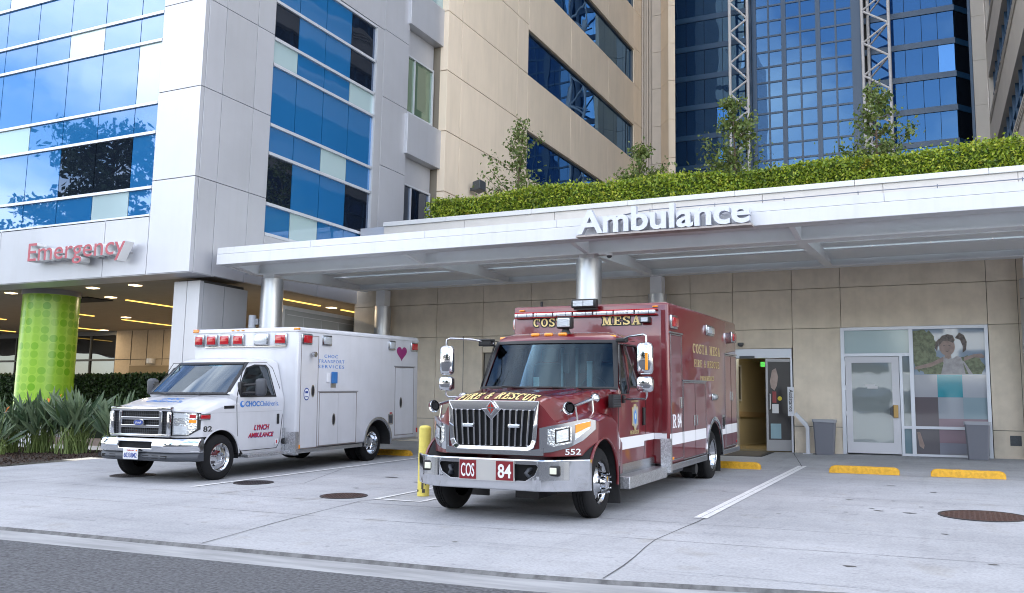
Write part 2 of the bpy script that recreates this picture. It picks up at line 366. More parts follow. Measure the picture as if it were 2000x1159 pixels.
# stains and spots: dried drips on the concrete
sm = MB()
for x, y, r_ in ((-1.38, 13.2, .05), (-.5, 12.8, .035), (-.95, 12.2, .05), (-1.05, 12.4, .03), (-1.7, 12.9, .03), (-.85, 13.3, .03), (-.6, 12.15, .06), (-.4, 14.6, .05), (-1.0, 15.3, .06), (-2.0, 11.4, .03), (-1.3, 11.9, .025), (-.2, 10.6, .03), (-6.9, 12.0, .08), (-8.2, 11.5, .05), (-7.8, 12.6, .06), (-8.6, 13.1, .1), (-9.3, 10.5, .03), (-.9, 8.4, .05), (.2, 9.0, .04), (-4.5, 8.0, .03)):
    n_ = 12; sm.add([(x+r_*math.cos(6.283*i/n_)*random.uniform(.7, 1.5), y+r_*math.sin(6.283*i/n_)*random.uniform(.5, 1), gz(x, y)+.004) for i in range(n_)], [tuple(range(n_))])
ST('paving_stains', sm, mat('oil_spot', (.12, .115, .11), .8))
pl = MB()
def painted(x0, y0, x1, y1, w_=.10):
    q = MB(); dx, dy = x1-x0, y1-y0; l = math.hypot(dx, dy); nx, ny = -dy/l*w_/2, dx/l*w_/2
    q.add([(x, y, gz(x, y)+.008) for x, y in ((x0+nx, y0+ny), (x0-nx, y0-ny), (x1-nx, y1-ny), (x1+nx, y1+ny))], [(0, 1, 2, 3)]); return q
for a in ((-2.79, 10.62, -2.79, 18.25, .075), (-2.705, 10.62, -2.705, 18.25, .075), (-10.52, 10.54, -10.4, 17.0, .10), (-7.17, 10.50, -6.42, 10.50, .07), (-7.14, 10.54, -7.14, 17, .07), (-6.44, 10.54, -6.44, 17, .07)):
    q = painted(*a); pl.add(q.v, q.f)
ST('parking_lines', pl, white_paint)
# planting bed, walk behind it, slab in the carport
ST('planting_bed', strip(lambda x: 11.6, lambda x: 15.1, lambda x, y: gz(x, y)+.03, lambda x, y: gz(x, y)+.05, [-60, -30, -22, -19, -16.45]), mulch)
ST('garden_walk', sheet(-60, -16.45, 15.1, 16.6, 0), mat('walk_concrete', (.5, .5, .5), .8, noise=.1))
ST('bed_front_verge', strip(lambda x: kerb(x), lambda x: 11.6, lambda x, y: gz(x, y), lambda x, y: gz(x, y)+.0, [-60, -30, -20, -16.45]), concrete)
ST('carport_floor', sheet(-60, -16.45, 16.6, 40, -.02), mat('carport_slab', (.42, .40, .37), .7))
kb = MB().box(-60, -22.0, 16.7, 17.0, -1.3, -.78); kb.box(-21.9, -17.2, 16.9, 17.15, -1.3, -.82)
tag(O('low_stone_wall', kb, mat('brown_stone', (.22, .17, .14), .8, noise=.3, nscale=6)), 'low brown stone edging wall behind the strap-leaved plants', 'wall')

# ================================================================ PANEL WALLS
def py(mb, x0, x1, z0, z1, yf, dep=.12, g=.008): return mb.box(x0+g, x1-g, yf, yf+dep, z0+g, z1-g)      # faces -Y
def px(mb, y0, y1, z0, z1, xf, dep=.12, g=.008): return mb.box(xf-dep, xf, y0+g, y1-g, z0+g, z1-g)      # faces +X

# ---------------------------------------------------------------- emergency wing
XT, YT = -15.88, 15.40
ew = E('emergency_wing', (XT, YT, 3.15), 'silver panelled hospital wing with blue glass bands above the Emergency sign', 'building')
ew.location = (0, 0, 0)
wl = MB(); ZS = [3.15, 5.42, 7.62, 9.83, 12.03, 14.2, 18]
for a, b in ((-17.27, XT),):
    for z0, z1 in zip(ZS, ZS[1:]): py(wl, a, b+.0, z0, z1, YT, .12)
for a, b in zip([-46, -34.4, -30.5, -26.6, -22.69, -18.76], [-34.4, -30.5, -26.6, -22.69, -18.76, -17.27]): py(wl, a, b, 3.15, 4.58, YT)
for z0, z1 in zip(ZS, ZS[1:]):
    for a, b in ((YT+.121, 16.1), (16.1, 17.2), (17.2, 17.85)): px(wl, a, b, z0, z1, XT)
    if z0 < 12: px(wl, 22.86, 24.3, z0, z1, XT)
    else: px(wl, 17.85, 22.86, z0, z1, XT) if z0 > 12.1 else None
px(wl, 17.85, 22.86, 11.99, 14.2, XT); px(wl, 22.86, 26.25, 14.2, 18, XT); px(wl, 22.86, 24.3, 12.03, 14.2, XT)
px(wl, 17.85, 20.1, 3.15, 4.46, XT); px(wl, 20.1, 22.5, 3.15, 4.46, XT); wl.box(XT-.40, XT-.002, 22.5, 22.857, 3.16, 11.98)
# recessed bay at the end of the wing
for z0 in (7.45, 11.85): px(wl, 24.3, 26.2, z0, z0+1.3, XT-.22)
px(wl, 24.3, 26.2, 3.15, 5.45, XT-.22)
py(wl, -46, -17.27, 14.2, 18, YT); py(wl, -46, -17.27, 12.9, 14.2, YT)
O('wall', wl, alu, ew, bevel=.004)
core = MB().box(-46, XT-.45, YT+.13, 26.2, 3.6, 30); core.box(-46, XT-.125, YT+.13, 17.84, 3.25, 30); core.box(XT-.46, XT-.125, 22.9, 24.28, 3.25, 11.9); core.box(-46, XT-.125, 17.84, 24.28, 12.1, 30); core.box(-46, XT-.35, 24.28, 26.2, 12, 30); core.box(-46, XT-.35, 24.3, 26.2, 3.25, 12)
core.box(-46, XT-.2, 17.84, 24.3, 3.25, 4.4)
O('core', core, joint_m, ew)
up = MB().box(-46, XT-.02, YT+.02, 26.2, 18.02, 34); O('upper_storeys', up, alu, ew)
sf = MB().box(-46, XT-.02, YT+.03, 16.2, 3.14, 3.17); O('soffit', sf, alu, ew)
led = MB()
for z0 in (8.35, 12.75): O('ledge', MB().rbox(XT-.3, XT+.10, 24.2, 26.5, z0, z0+1.35, .01), alu, ew)
# glass of the wing: pane by pane; columns and rows read from the front right to left
FX = [-17.27, -18.08, -19.37, -20.67, -21.97, -23.27, -24.57, -25.87]
FZ = [4.58, 5.28, 6.65, 7.40, 9.00, 9.72, 10.85, 11.9, 12.9]
FP = ['bwbbbbb', 'bddbbbb', 'bbbwwbb', 'wbbbbbb', 'bbwbbbb', 'bbbbbbb', 'bbbbwbb', 'bbbbbbb']
for r_, row in enumerate(FP):
    for c_, k in enumerate(row):
        if k == 'w' and (r_, c_) in ((2, 3),): k = 'b'
        O('window_pane', MB().box(FX[c_+1]+.012, FX[c_]-.012, YT+.05, YT+.08, FZ[r_]+.04, FZ[r_+1]-.04), bl[k], ew)
SY_ = [17.87, 18.88, 20.05, 21.25, 22.48]; SZ_ = [4.50, 5.30, 6.64, 7.41, 9.05, 9.76, 10.80, 11.93]
SP = ['bwbb', 'dbbd', 'bbwb', 'bbbb', 'wbbw', 'dbbd', 'bbbd']
for r_, row in enumerate(SP):
    for c_, k in enumerate(row):
        O('window_pane', MB().box(XT-.10, XT-.07, SY_[c_]+.012, SY_[c_+1]-.012, SZ_[r_]+.04, SZ_[r_+1]-.04), bl[k], ew)
mu = MB()
for z in FZ[:-1]: mu.box(-46, -17.28, YT+.0, YT+.05, z-.035, z+.035)
for z in SZ_: mu.box(XT-.07, XT-.004, 17.87, 22.48, z-.04, z+.04)
mu.box(XT-.07, XT-.004, 22.44, 22.499, 4.5, 11.93)
O('window_mullion', mu, alu_lt, ew)
far = MB()
for r_ in range(8): far.box(-46, -25.88, YT+.05, YT+.08, FZ[r_]+.04, FZ[r_+1]-.04)
O('far_glazing', far, bl['b'], ew)
for z0, z1, k in ((5.49, 7.42, 'd'), (9.88, 11.8, 'g')):
    O('window_pane', MB().box(XT-.24, XT-.22, 24.36, 26.14, z0, z1), bl[k], ew)
    f = MB(); f.box(XT-.219, XT-.16, 24.31, 24.37, z0-.05, z1+.05); f.box(XT-.219, XT-.16, 26.1, 26.16, z0-.05, z1+.05); f.box(XT-.219, XT-.161, 24.37, 26.1, z0-.05, z0+.02); f.box(XT-.219, XT-.161, 24.37, 26.1, z1-.02, z1+.04); f.box(XT-.219, XT-.17, 24.95, 24.99, z0, z1)
    O('window_frame', f, alu_lt, ew)
    O('blind', MB().box(XT-.2195, XT-.217, 25.2, 25.75, z0+.3, z1-.1), mat('blind', (.16, .19, .13), .8), ew) if k == 'g' else None
balc = MB().box(XT-.05, XT+.02, 24.25, 26.4, 14.15, 15.2); O('balcony_glass', balc, bl['w'], ew); O('balcony_rail', MB().box(XT-.12, XT+.12, 24.2, 26.55, 15.2, 15.35), alu, ew)
# Emergency sign
sg = E('emergency_sign', (-21.15, YT, 3.64), 'raised lettering reading Emergency, red faces on white returns', 'sign')
TXT = 'Emergency'; full = text(TXT, None, .46, .01, .012); W_ = max(v[0] for v in full.v)
def letters(root, s_, o, h, width, depth, face, side, r=(1, 0, 0), bold=.012, sidecol=None):
    full = text(s_, None, h, .01, bold); W0 = max(v[0] for v in full.v); k = width/W0
    for i, ch in enumerate(s_):
        if ch == ' ': continue
        if i: 
            pre = text(s_[:i+1], None, h, .01, bold); x1 = max(v[0] for v in pre.v)
        else: pre = text(ch, None, h, .01, bold); x1 = max(v[0] for v in pre.v)
        a = text(ch, None, h, depth, bold); wd = max(v[0] for v in a.v)
        a.xf(lambda x, y, z: ((x+x1-wd)*k, y, z)); fz = [v for v in a.v]
        put(a, o, r, (0, 0, 1))
        me = a.mesh('letter'); me.materials.append(side); me.materials.append(face)
        n = Vector(r).cross(Vector((0, 0, 1)))
        ob = bpy.data.objects.new('letter', me); C.objects.link(ob); ob.parent = root; ob.location = -Vector(root.location) if root else (0, 0, 0)
        for p in me.polygons:
            if p.normal.dot(n) > .9: p.material_index = 1
white_letter = mat('white_letter', (.72, .72, .72), .5)
letters(sg, TXT, (-21.05, YT-.10, 3.62), .46, 3.45, .26, mat('red_letter_face', (.40, .08, .10), .45), white_letter, bold=.004)
O('letter_rail', MB().box(-21.1, -17.75, YT-.10, YT, 3.70, 3.73).xf(lambda x, y, z: (x+21.15, y-YT, z-3.64)), alu, sg)
# supports under the wing
sp = E('clad_pillar', (-16.6, 16.9, -1), 'square pillar clad in silver panels under the corner of the wing', 'pillar'); sp.location = (0, 0, 0)
q = MB()
for a, b in ((-17.05, -16.62), (-16.62, -16.20)): py(q, a, b, -1.2, 3.06, 16.09)
for a, b in ((16.211, 16.9), (16.9, 17.72)): px(q, a, b, -1.2, 3.02, -16.20)
O('cladding', q, alu, sp); O('core', MB().box(-17.04, -16.33, 16.22, 17.7, -1.2, 3.098), joint_m, sp)
# ---------------------------------------------------------------- green column
gc = E('green_column', (-22.1, 16.62, 0), 'huge round lime green column printed with rows of circles', 'column'); gc.location = (0, 0, 0)
gm = mat('lime_dots', (.30, .52, .04), .28)
t = gm.node_tree; n = t.nodes; b = n['Principled BSDF']
tcn = n.new('ShaderNodeTexCoord'); sx = n.new('ShaderNodeSeparateXYZ'); t.links.new(tcn.outputs['UV'], sx.inputs[0])
def M_(op, a, b_=None, c_=None):
    m = n.new('ShaderNodeMath'); m.operation = op
    for i, v in enumerate((a, b_, c_)):
        if v is None: continue
        if isinstance(v, (int, float)): m.inputs[i].default_value = v
        else: t.links.new(v, m.inputs[i])
    return m.outputs[0]
uu = M_('MULTIPLY', sx.outputs[0], 20); vv = M_('MULTIPLY', sx.outputs[1], 14)
fu = M_('SUBTRACT', M_('FRACT', uu), .5); fv = M_('SUBTRACT', M_('FRACT', vv), .5)
dd = M_('SQRT', M_('ADD', M_('MULTIPLY', fu, fu), M_('MULTIPLY', fv, fv)))
cm = n.new('ShaderNodeCombineXYZ'); t.links.new(M_('FLOOR', uu), cm.inputs[0]); t.links.new(M_('FLOOR', vv), cm.inputs[1])
wn = n.new('ShaderNodeTexWhiteNoise'); t.links.new(cm.outputs[0], wn.inputs[0])
fac = M_('MULTIPLY', M_('LESS_THAN', dd, .455), M_('ADD', M_('MULTIPLY', wn.outputs[0], 1.0), .08))
fac = M_('MINIMUM', M_('MAXIMUM', fac, 0), 1)
mxg = n.new('ShaderNodeMix'); mxg.data_type = 'RGBA'; mxg.inputs[6].default_value = (.31, .53, .045, 1); mxg.inputs[7].default_value = (.15, .38, .006, 1)
t.links.new(fac, mxg.inputs[0]); t.links.new(mxg.outputs[2], b.inputs['Base Color'])
def ucyl(name, cx, cy, r, z0, z1, m, parent, n_=64):
    me = bpy.data.meshes.new(name); vs = []; fs = []; uv = []
    for i in range(n_+1):
        a = 2*math.pi*i/n_
        for z in (z0, z1): vs.append((cx+r*math.cos(a), cy+r*math.sin(a), z))
    for i in range(n_): fs.append((2*i, 2*i+2, 2*i+3, 2*i+1)); uv += [(i/n_, 0), ((i+1)/n_, 0), ((i+1)/n_, 1), (i/n_, 1)]
    me.from_pydata(vs, [], fs); l = me.uv_layers.new(name='UVMap')
    for k, c in enumerate(uv): l.data[k].uv = c
    for p in me.polygons: p.use_smooth = True
    me.materials.append(m); o = bpy.data.objects.new(name, me); C.objects.link(o); o.parent = parent; return o
ucyl('shaft', -22.86, 17.18, .735, -.05, 3.06, gm, gc)
O('base', MB().cyl((-22.86, 17.18, -1.3), (-22.86, 17.18, -.05), .725, n=48), mat('white_plinth', (.55, .55, .55), .6), gc, smooth=40)
O('collar', MB().cyl((-22.86, 17.18, 3.06), (-22.86, 17.18, 3.199), .765, n=48), mat('collar_grey', (.2, .2, .21), .45), gc, smooth=40)
# ---------------------------------------------------------------- carport interior
cp = E('carport', (0, 0, 0), 'covered parking bay with low dark ceiling under the emergency wing', 'carport')
O('ceiling', MB().box(-60, -15.95, YT+.2, 40, 3.2, 3.24), ceil_m, cp)
O('ceiling_slot', MB().box(-24.3, -22.8, 18.3, 19.2, 3.17, 3.199), dark, cp)
rb = E('parking_hall', (0, 0, 0), 'tan concrete hall with glazed left half at the back of the covered parking bay', 'building')
O('wall', MB().box(-31.7, -15.9, 27, 27.3, -1.3, 3.2), mat('hall_wall', (.52, .44, .34), .8, noise=.1), rb)
hj = MB()
for x in (-30.8, -29.9, -29.0): hj.box(x, x+.02, 26.985, 26.999, 1.75, 3.18)
hj.box(-31.69, -28, 26.986, 26.999, 1.98, 2.0); O('joint', hj, joint_m, rb)
O('recess', MB().box(-30.8, -27, 26.96, 26.99, -1, 1.72), mat('hall_recess', (.26, .21, .14), .8), rb)
wq = put(text('THE JULIANNE', 2.6, .10, .01), (-29.2, 26.95, 1.28), (1, 0, 0), (0, 0, 1)); O('lettering', wq, mat('pale_letters', (.3, .3, .28), .5), rb)
O('wall_lamp', MB().cyl((-29.5, 26.9, 1.8), (-29.5, 26.9, 2.0), .18, n=20), alu_lt, rb)
O('glazing', MB().box(-60, -31.72, 27.1, 27.15, -1.3, 3.1), glassmat('hall_glass', (.01, .01, .011), .10, (.75, .78, .8), .01, .05, .3), rb)
hm = MB()
for x in (-31.75, -33.3, -34.9, -36.5, -38.1): hm.box(x-.03, x+.03, 27.04, 27.098, -1.3, 3.1)
hm.box(-60, -31.7, 27.03, 27.097, 1.94, 2.02); hm.box(-60, -31.7, 27.03, 27.097, 3.02, 3.2); O('mullion', hm, alu_dk, rb)
def lampl(x, y, w_, h_, e_):
    l_ = bpy.data.lights.new('bay_lamp', 'AREA'); l_.shape = 'RECTANGLE'; l_.size = w_; l_.size_y = h_; l_.energy = e_; l_.color = (1, .78, .52)
    o_ = bpy.data.objects.new('bay_lamp', l_); C.objects.link(o_); o_.location = (x, y, 3.165)
for x_, y0_, y1_ in ((-17.42, 20.0, 22.2), (-17.42, 23.3, 25.4), (-22.25, 19.2, 22.0), (-27.36, 23.5, 26.2), (-27.4, 20.0, 22.3), (-32.2, 23.6, 26.6)): lampl(x_, (y0_+y1_)/2, .08, y1_-y0_, 14)
LG = 'linear lights in the parking bay ceiling'
i = 0
for x, y0, y1, ds in ((-17.42, 20.0, 22.2, 'behind the clad pillar, above the white partition'), (-17.42, 23.3, 25.4, 'farther one above the white partition'), (-22.25, 19.2, 22.0, 'nearest one left of the clad pillar'), (-27.36, 23.5, 26.2, 'second one left of the clad pillar'),
                      (-27.4, 20.0, 22.3, 'short upper one just right of the green column'), (-32.2, 23.6, 26.6, 'long lower one just right of the green column'), (-32, 20.0, 22.2, 'upper one left of the green column'), (-36.9, 23.0, 26.1, 'lower one left of the green column')):
    tag(O('linear_light', MB().box(x-.045, x+.045, y0, y1, 3.175, 3.199), lamp_m), 'yellow strip light in the dark ceiling, '+ds, 'light', LG)
for x, y, ds in ((-19.35, 16.95, 'nearest the clad pillar'), (-20.95, 16.95, 'halfway between the green column and the clad pillar'), (-22.2, 18.6, 'just right of the green column cap'), (-17.4, 22.75, 'between the two strip lights above the white partition'), (-24.3, 16.95, 'left of the green column cap'), (-32.0, 27.0, 'at the far end by the tan hall wall'), (-26.6, 23.0, 'low down behind the green column')):
    if y > 26.9: y = 26.6
    tag(O('downlight', MB().box(x-.12, x+.12, y-.12, y+.12, 3.18, 3.199), lamp_w), 'small square recessed ceiling light '+ds, 'light', 'square downlights of the parking bay')
# clipped leafy wall
def leafball(mb, c, size, up=.3):
    d1 = Vector((random.gauss(0, 1), random.gauss(0, 1), random.gauss(0, 1)+up)).normalized(); d2 = d1.orthogonal().normalized()
    d2 = (Matrix.Rotation(random.uniform(0, 6.28), 3, d1) @ d2); c = Vector(c); a = size*random.uniform(.7, 1.3); b_ = a*.55; n_ = d1.cross(d2)
    mb.add([c-d1*a, c+d2*b_+n_*.1*a, c+d1*a, c-d2*b_+n_*.1*a], [(0, 1, 2, 3)])
hw = MB(); hwall = E('clipped_hedge', (0, 0, 0), 'dark green clipped leafy screen wall behind the green column', 'hedge')
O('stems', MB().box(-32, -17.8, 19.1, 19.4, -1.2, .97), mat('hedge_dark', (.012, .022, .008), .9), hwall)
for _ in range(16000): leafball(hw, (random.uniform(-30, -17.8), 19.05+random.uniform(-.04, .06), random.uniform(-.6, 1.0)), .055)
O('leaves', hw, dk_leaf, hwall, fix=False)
# white partition under the wing
pt = E('partition', (0, 0, 0), 'white framed partition wall standing behind the white ambulance', 'partition')
O('panel', MB().box(-16.35, -16.31, 19.25, 23.45, -1, 2.72), mat('partition_white', (.50, .51, .50), .6), pt)
q = MB(); q.box(-16.38, -16.26, 19.15, 19.25, -1, 2.82); q.box(-16.38, -16.26, 23.45, 23.55, -1, 2.82); q.box(-16.38, -16.261, 19.25, 23.45, 2.72, 2.82)
for y in (20.1, 20.9, 21.7, 22.5): q.box(-16.31, -16.30, y-.01, y+.01, -1, 2.6)
q.box(-16.31, -16.298, 19.4, 23.3, 2.58, 2.60); O('frame', q, canopy_m, pt)

# ================================================================ ENTRANCE BUILDING (under the canopy)
YW = 21.95
eb = E('ambulance_entrance', (0, 0, 0), 'low tan stucco entrance block with white coping behind the canopy', 'building')
q = MB(); ZJ = (-1.2, -.13, 2.12, 3.05, 3.95)
cols = [-15.95, -13.12, -11.65, -10.2, -8.3, -5.89, -4.85, -3.47]
HO = [(-11.65, -10.2, -1.2, 1.67), (-4.85, -3.49, -1.2, 1.66), (-2.41, .58, -1.2, 2.12)]
XS = [-15.95, -13.12, -11.65, -10.2, -8.3, -5.89, -4.85, -3.47, -2.39, .59, 1.17, 3.5, 6, 9]
for a, b in zip(XS, XS[1:]):
    zl = [-1.2, -.13, 2.12, 3.05, 3.95]
    for z0, z1 in zip(zl, zl[1:]):
        if (a, b) in ((-11.65, -10.2), (-4.85, -3.47)):
            if z1 < 1: continue
            if z0 < 1.6: z0 = 1.67
        if (a, b) == (-2.39, .59) and z1 <= 2.12: continue
        py(q, a, b, z0, z1, YW, .1, .006)
O('wall', q, stucco, eb)
q = MB()
for a, b in zip([-15.0, -12.3, -9.55, -6.85, -4.1, -1.4, 1.3, 4, 6.7], [-12.3, -9.55, -6.85, -4.1, -1.4, 1.3, 4, 6.7, 9]): py(q, a, b, 3.96, 5.40, YW-.03, .13, .006)
O('parapet', q, parapet_m, eb)
q = MB()
for a, b in zip([-15.0, -12.9, -10.2, -7.5, -4.75, -2.0, .75, 3.5, 6.2], [-12.9, -10.2, -7.5, -4.75, -2.0, .75, 3.5, 6.2, 9]): q.box(a+.004, b-.004, YW-.08, YW+.3, 5.40, 5.53)
O('coping', q, coping_m, eb, bevel=.01)
O('return_wall', MB().box(-15.86, -15.02, YW+.02, YW+.3, 3.9, 5.42), alu, eb)
q = MB()
for a, b in ((-15.95, -11.65), (-10.2, -4.87), (-3.47, -2.42), (.6, 9)): q.box(a, b, YW+.09, YW+.35, -1.2, 3.9)
q.box(-11.65, -10.2, YW+.09, YW+.35, 1.69, 3.9); q.box(-4.87, -3.47, YW+.09, YW+.35, 1.69, 3.9); q.box(-2.42, .6, YW+.09, YW+.35, 2.14, 3.9); q.box(-15, 9, YW+.11, YW+.29, 3.9, 5.39)
O('backing', q, mat('joint_tan', (.16, .14, .11), .9), eb)
ST('roof_terrace', MB().box(-15.5, 9, YW+.3, 52, 5.0, 5.1), mat('roof_grey', (.3, .3, .29), .9))
O('unseen_rear_wall', MB().box(-15.9, 9, 30.2, 30.4, -1.5, 5.0).box(8.9, 9.1, 22.3, 30.2, -1.5, 5.0).box(-15.9, 9, 22.36, 30.2, 4.6, 4.9).box(-15.9, -15.7, 22.36, 30.2, -1.5, 4.6), mat('room_dark', (.08, .075, .07), .9), eb)  # unseen walls and ceiling added to stop daylight leaking in from behind
# rooms behind the openings
room_m = mat('corridor_wall', (.46, .42, .31), .6)
q = MB(); q.box(-9, -8.9, 22.3, 30, -1, 2.3); q.box(-5.6, -5.5, 24.2, 30, -1, 2.3); q.box(-5.6, -4.87, 22.3, 22.36, -1, 1.7)
q.box(-3.44, -3.35, 22.3, 30, -1, 2.3); q.box(-9, -3.3, 30, 30.1, -1, 2.3)
O('corridor_wall', q, room_m, eb)
O('corridor_floor', MB().box(-9, -3.3, 22.0, 30, -.75, -.70), mat('vinyl_floor', (.18, .15, .09), .25), eb)
O('corridor_ceiling', MB().box(-9, -3.3, 22.3, 30, 1.75, 1.8), mat('ceiling_tile', (.45, .42, .36), .8), eb)
O('corridor_lamp', MB().box(-4.6, -4.0, 23.4, 24.4, 1.735, 1.749), mat('corridor_light', (1, .9, .7), .5, emit=(1, .88, .66), estr=5), eb)
O('handrail', MB().box(-5.49, -5.45, 24.3, 30, .08, .22), mat('rail_tan', (.4, .3, .18), .5), eb)
O('picture', MB().box(-5.49, -5.46, 24.9, 25.6, .55, 1.45), mat('picture_dark', (.03, .025, .02), .3), eb)
q = MB(); q.box(-5.49, -5.45, 24.82, 24.9, .5, 1.5); q.box(-5.49, -5.45, 25.6, 25.68, .5, 1.5); q.box(-5.49, -5.451, 24.9, 25.6, 1.45, 1.5); q.box(-5.49, -5.451, 24.9, 25.6, .5, .55); O('picture_frame', q, alu_lt, eb)
q = MB().box(-8.7, -8.6, 27, 28, -1, 1.7); O('door_frame', MB().box(-4.84, -4.79, YW-.0, YW+.3, -.73, 1.66).box(-4.79, -3.5, YW+.02, YW+.25, 1.45, 1.665).box(-3.53, -3.49, YW, YW+.3, -.73, 1.45), alu_lt, eb)
O('door_track', MB().box(-4.7, -4.35, YW-.02, YW+.02, 1.44, 1.50), alu_dk, eb)
ex = E('exit_sign', (-4.36, 23.0, 1.30), 'small green lit EXIT sign hanging inside the open entrance', 'sign')
O('box', MB().box(-.05, .05, -.015, .015, 0, .12), mat('exit_green', (.1, .5, .05), .5, emit=(.1, .6, .1), estr=.25), ex)
O('lettering', put(text('EXIT', .085, .06, .004), (-.043, -.016, .03), (1, 0, 0), (0, 0, 1)), mat('exit_white', (.8, .9, .8), .5), ex)
# recessed dark door behind the fire truck
rd = E('recessed_door', (0, 0, 0), 'plain brown door in a recess, half hidden behind the fire truck cab', 'door')
O('leaf', MB().box(-11.5, -10.3, YW+.26, YW+.30, -.95, 1.5), mat('brown_door', (.16, .10, .07), .5), rd)
O('frame', MB().box(-11.62, -11.5, YW+.1, YW+.32, -.95, 1.66).box(-10.3, -10.22, YW+.1, YW+.32, -.95, 1.66).box(-11.5, -10.3, YW+.11, YW+.32, 1.5, 1.66), mat('door_frame_grey', (.25, .23, .2), .5), rd)

# ---------------------------------------------------------------- white door
wd = E('glass_door', (0, 0, 0), 'closed white framed door with a large pale reflecting pane', 'door')
white_fr = mat('white_frame', (.60, .60, .63), .4)
def frame_y(x0, x1, z0, z1, wl_, wr, wt, wb_, y0, y1):
    return MB().box(x0, x0+wl_, y0, y1, z0, z1).box(x1-wr, x1, y0, y1, z0, z1).box(x0+wl_, x1-wr, y0+.001, y1, z1-wt, z1).box(x0+wl_, x1-wr, y0+.001, y1, z0, z0+wb_)
O('leaf', frame_y(-2.32, -1.20, -.69, 1.45, .13, .15, .13, .24, YW-.01, YW+.05), white_fr, wd)
O('pane', MB().box(-2.19, -1.35, YW+.015, YW+.03, -.45, 1.32), glassmat('door_glass', (.34, .38, .37), .34, (.9, .97, 1), .01, .001, 2.5), wd)
O('lock_plate', MB().rbox(-1.34, -1.24, YW-.06, YW-.0, .10, .38, .01), mat('brass_lock', (.42, .27, .10), .35, metal=.6), wd)
O('handle', MB().prism([(-1.35, .12), (-1.41, .17), (-1.41, .31), (-1.35, .36)], lambda a, b, d_: (a, d_, b), YW-.09, YW-.02), alu_dk, wd)
for z in (-.4, .18, .75, 1.3): O('hinge', MB().box(-2.335, -2.315, YW-.03, YW+.0, z-.05, z+.06), steel, wd)
O('notice', MB().box(-1.92, -1.70, YW+.008, YW+.012, .78, .84).box(-1.87, -1.65, YW+.004, YW+.0075, .74, .80), mat('paper', (.6, .6, .6), .7), wd)
# ---------------------------------------------------------------- entrance window with printed film
ww = E('entrance_window', (0, 0, 0), 'large white framed window beside the white door, covered with printed film and coloured squares', 'window')
q = MB()
q.box(-2.41, -2.33, YW-.02, YW+.09, -.72, 2.12); q.box(.51, .58, YW-.02, YW+.09, -.72, 2.12); q.box(-2.33, .51, YW-.019, YW+.09, 2.05, 2.12); q.box(-.98, -.90, YW-.025, YW+.09, -.72, 2.05)
q.box(-2.33, -.98, YW-.018, YW+.09, 1.46, 1.53); q.box(-1.19, -1.13, YW-.02, YW+.09, -.72, 1.46); q.box(-1.13, .51, YW-.017, YW+.09, -.13, -.07); q.box(-1.13, .51, YW-.017, YW+.09, -.72, -.67)
O('frame', q, alu_lt, ww)
O('transom_pane', MB().box(-2.33, -.98, YW+.03, YW+.04, 1.53, 2.05), bl['w'], ww)
O('side_pane', MB().box(-1.13, -.98, YW+.03, YW+.04, -.07, 1.46), MT['door_glass'], ww)
fg = lambda nm, c: glassmat(nm, c, .05, (.9, .95, 1), .03)
FIL = [('film_pane', -1.13, -.98, -.67, -.13, (.16, .25, .29)), ('film_pane', -.90, -.44, .56, 1.05, (.40, .41, .44)), ('film_pane', -.44, .05, .56, 1.05, (.05, .29, .35)), ('film_pane', .05, .51, .56, 1.05, (.42, .44, .48)),
       ('film_pane', -.90, -.44, -.07, .56, (.15, .13, .14)), ('film_pane', -.44, .05, .1, .56, (.34, .37, .41)), ('film_pane', .05, .51, .1, .56, (.28, .37, .41)), ('film_pane', -.44, .51, -.07, .1, (.30, .22, .25)),
       ('film_pane', -.90, -.44, -.67, -.13, (.13, .12, .13)), ('film_pane', -.44, .51, -.42, -.13, (.27, .18, .22)), ('film_pane', -.44, .51, -.67, -.42, (.24, .25, .30))]
for i, (nm, a, b, c, d_, col) in enumerate(FIL): O(nm, MB().box(a, b-.0005, YW+.03, YW+.04, c, d_-.0005), fg('film%d' % i, col), ww)
O('film_backing', MB().box(-1.13, .51, YW+.045, YW+.05, -.67, 2.05), dark, ww)
O('poster_sky', MB().box(-.90, .51, YW+.03, YW+.04, 1.05, 2.05), fg('film_sky', (.27, .34, .42)), ww)
# printed photograph: trees and a child with open arms, flat on the glass
def blob(pts, y): return MB().prism(pts, lambda a, b, d_: (a, d_, b), y, y+.002)
def noisy(cx, cz, rx, rz, n_=28, k=.16): return [(cx+rx*math.cos(6.283*i/n_)*(1+random.uniform(-k, k)), max(1.06, min(2.04, cz+rz*math.sin(6.283*i/n_)*(1+random.uniform(-k, k))))) for i in range(n_)]
clampx = lambda P_: [(max(-.895, min(.505, a)), b) for a, b in P_]
O('poster_trees', blob(clampx(noisy(-.72, 1.62, .28, .46)), YW+.026).add(*(lambda m_: (m_.v, m_.f))(blob(clampx(noisy(-.42, 1.2, .35, .22)), YW+.0265))).add(*(lambda m_: (m_.v, m_.f))(blob(clampx(noisy(.22, 1.22, .27, .25)), YW+.0262))), mat('poster_green', (.20, .23, .13), .4, noise=.5, nscale=14), ww)
skin = mat('poster_skin', (.32, .235, .20), .4, noise=.25, nscale=9)
O('poster_dress', blob([(-.36, 1.06), (-.30, 1.30), (-.33, 1.42), (-.27, 1.46), (-.22, 1.40), (-.10, 1.40), (-.04, 1.46), (.05, 1.42), (.08, 1.30), (.12, 1.06)], YW+.022).add(*(lambda m_: (m_.v, m_.f))(blob([(.06, 1.36), (.10, 1.34), (.26, 1.06), (.18, 1.06)], YW+.0221))), mat('poster_dress', (.40, .38, .38), .4, noise=.25, nscale=12), ww)
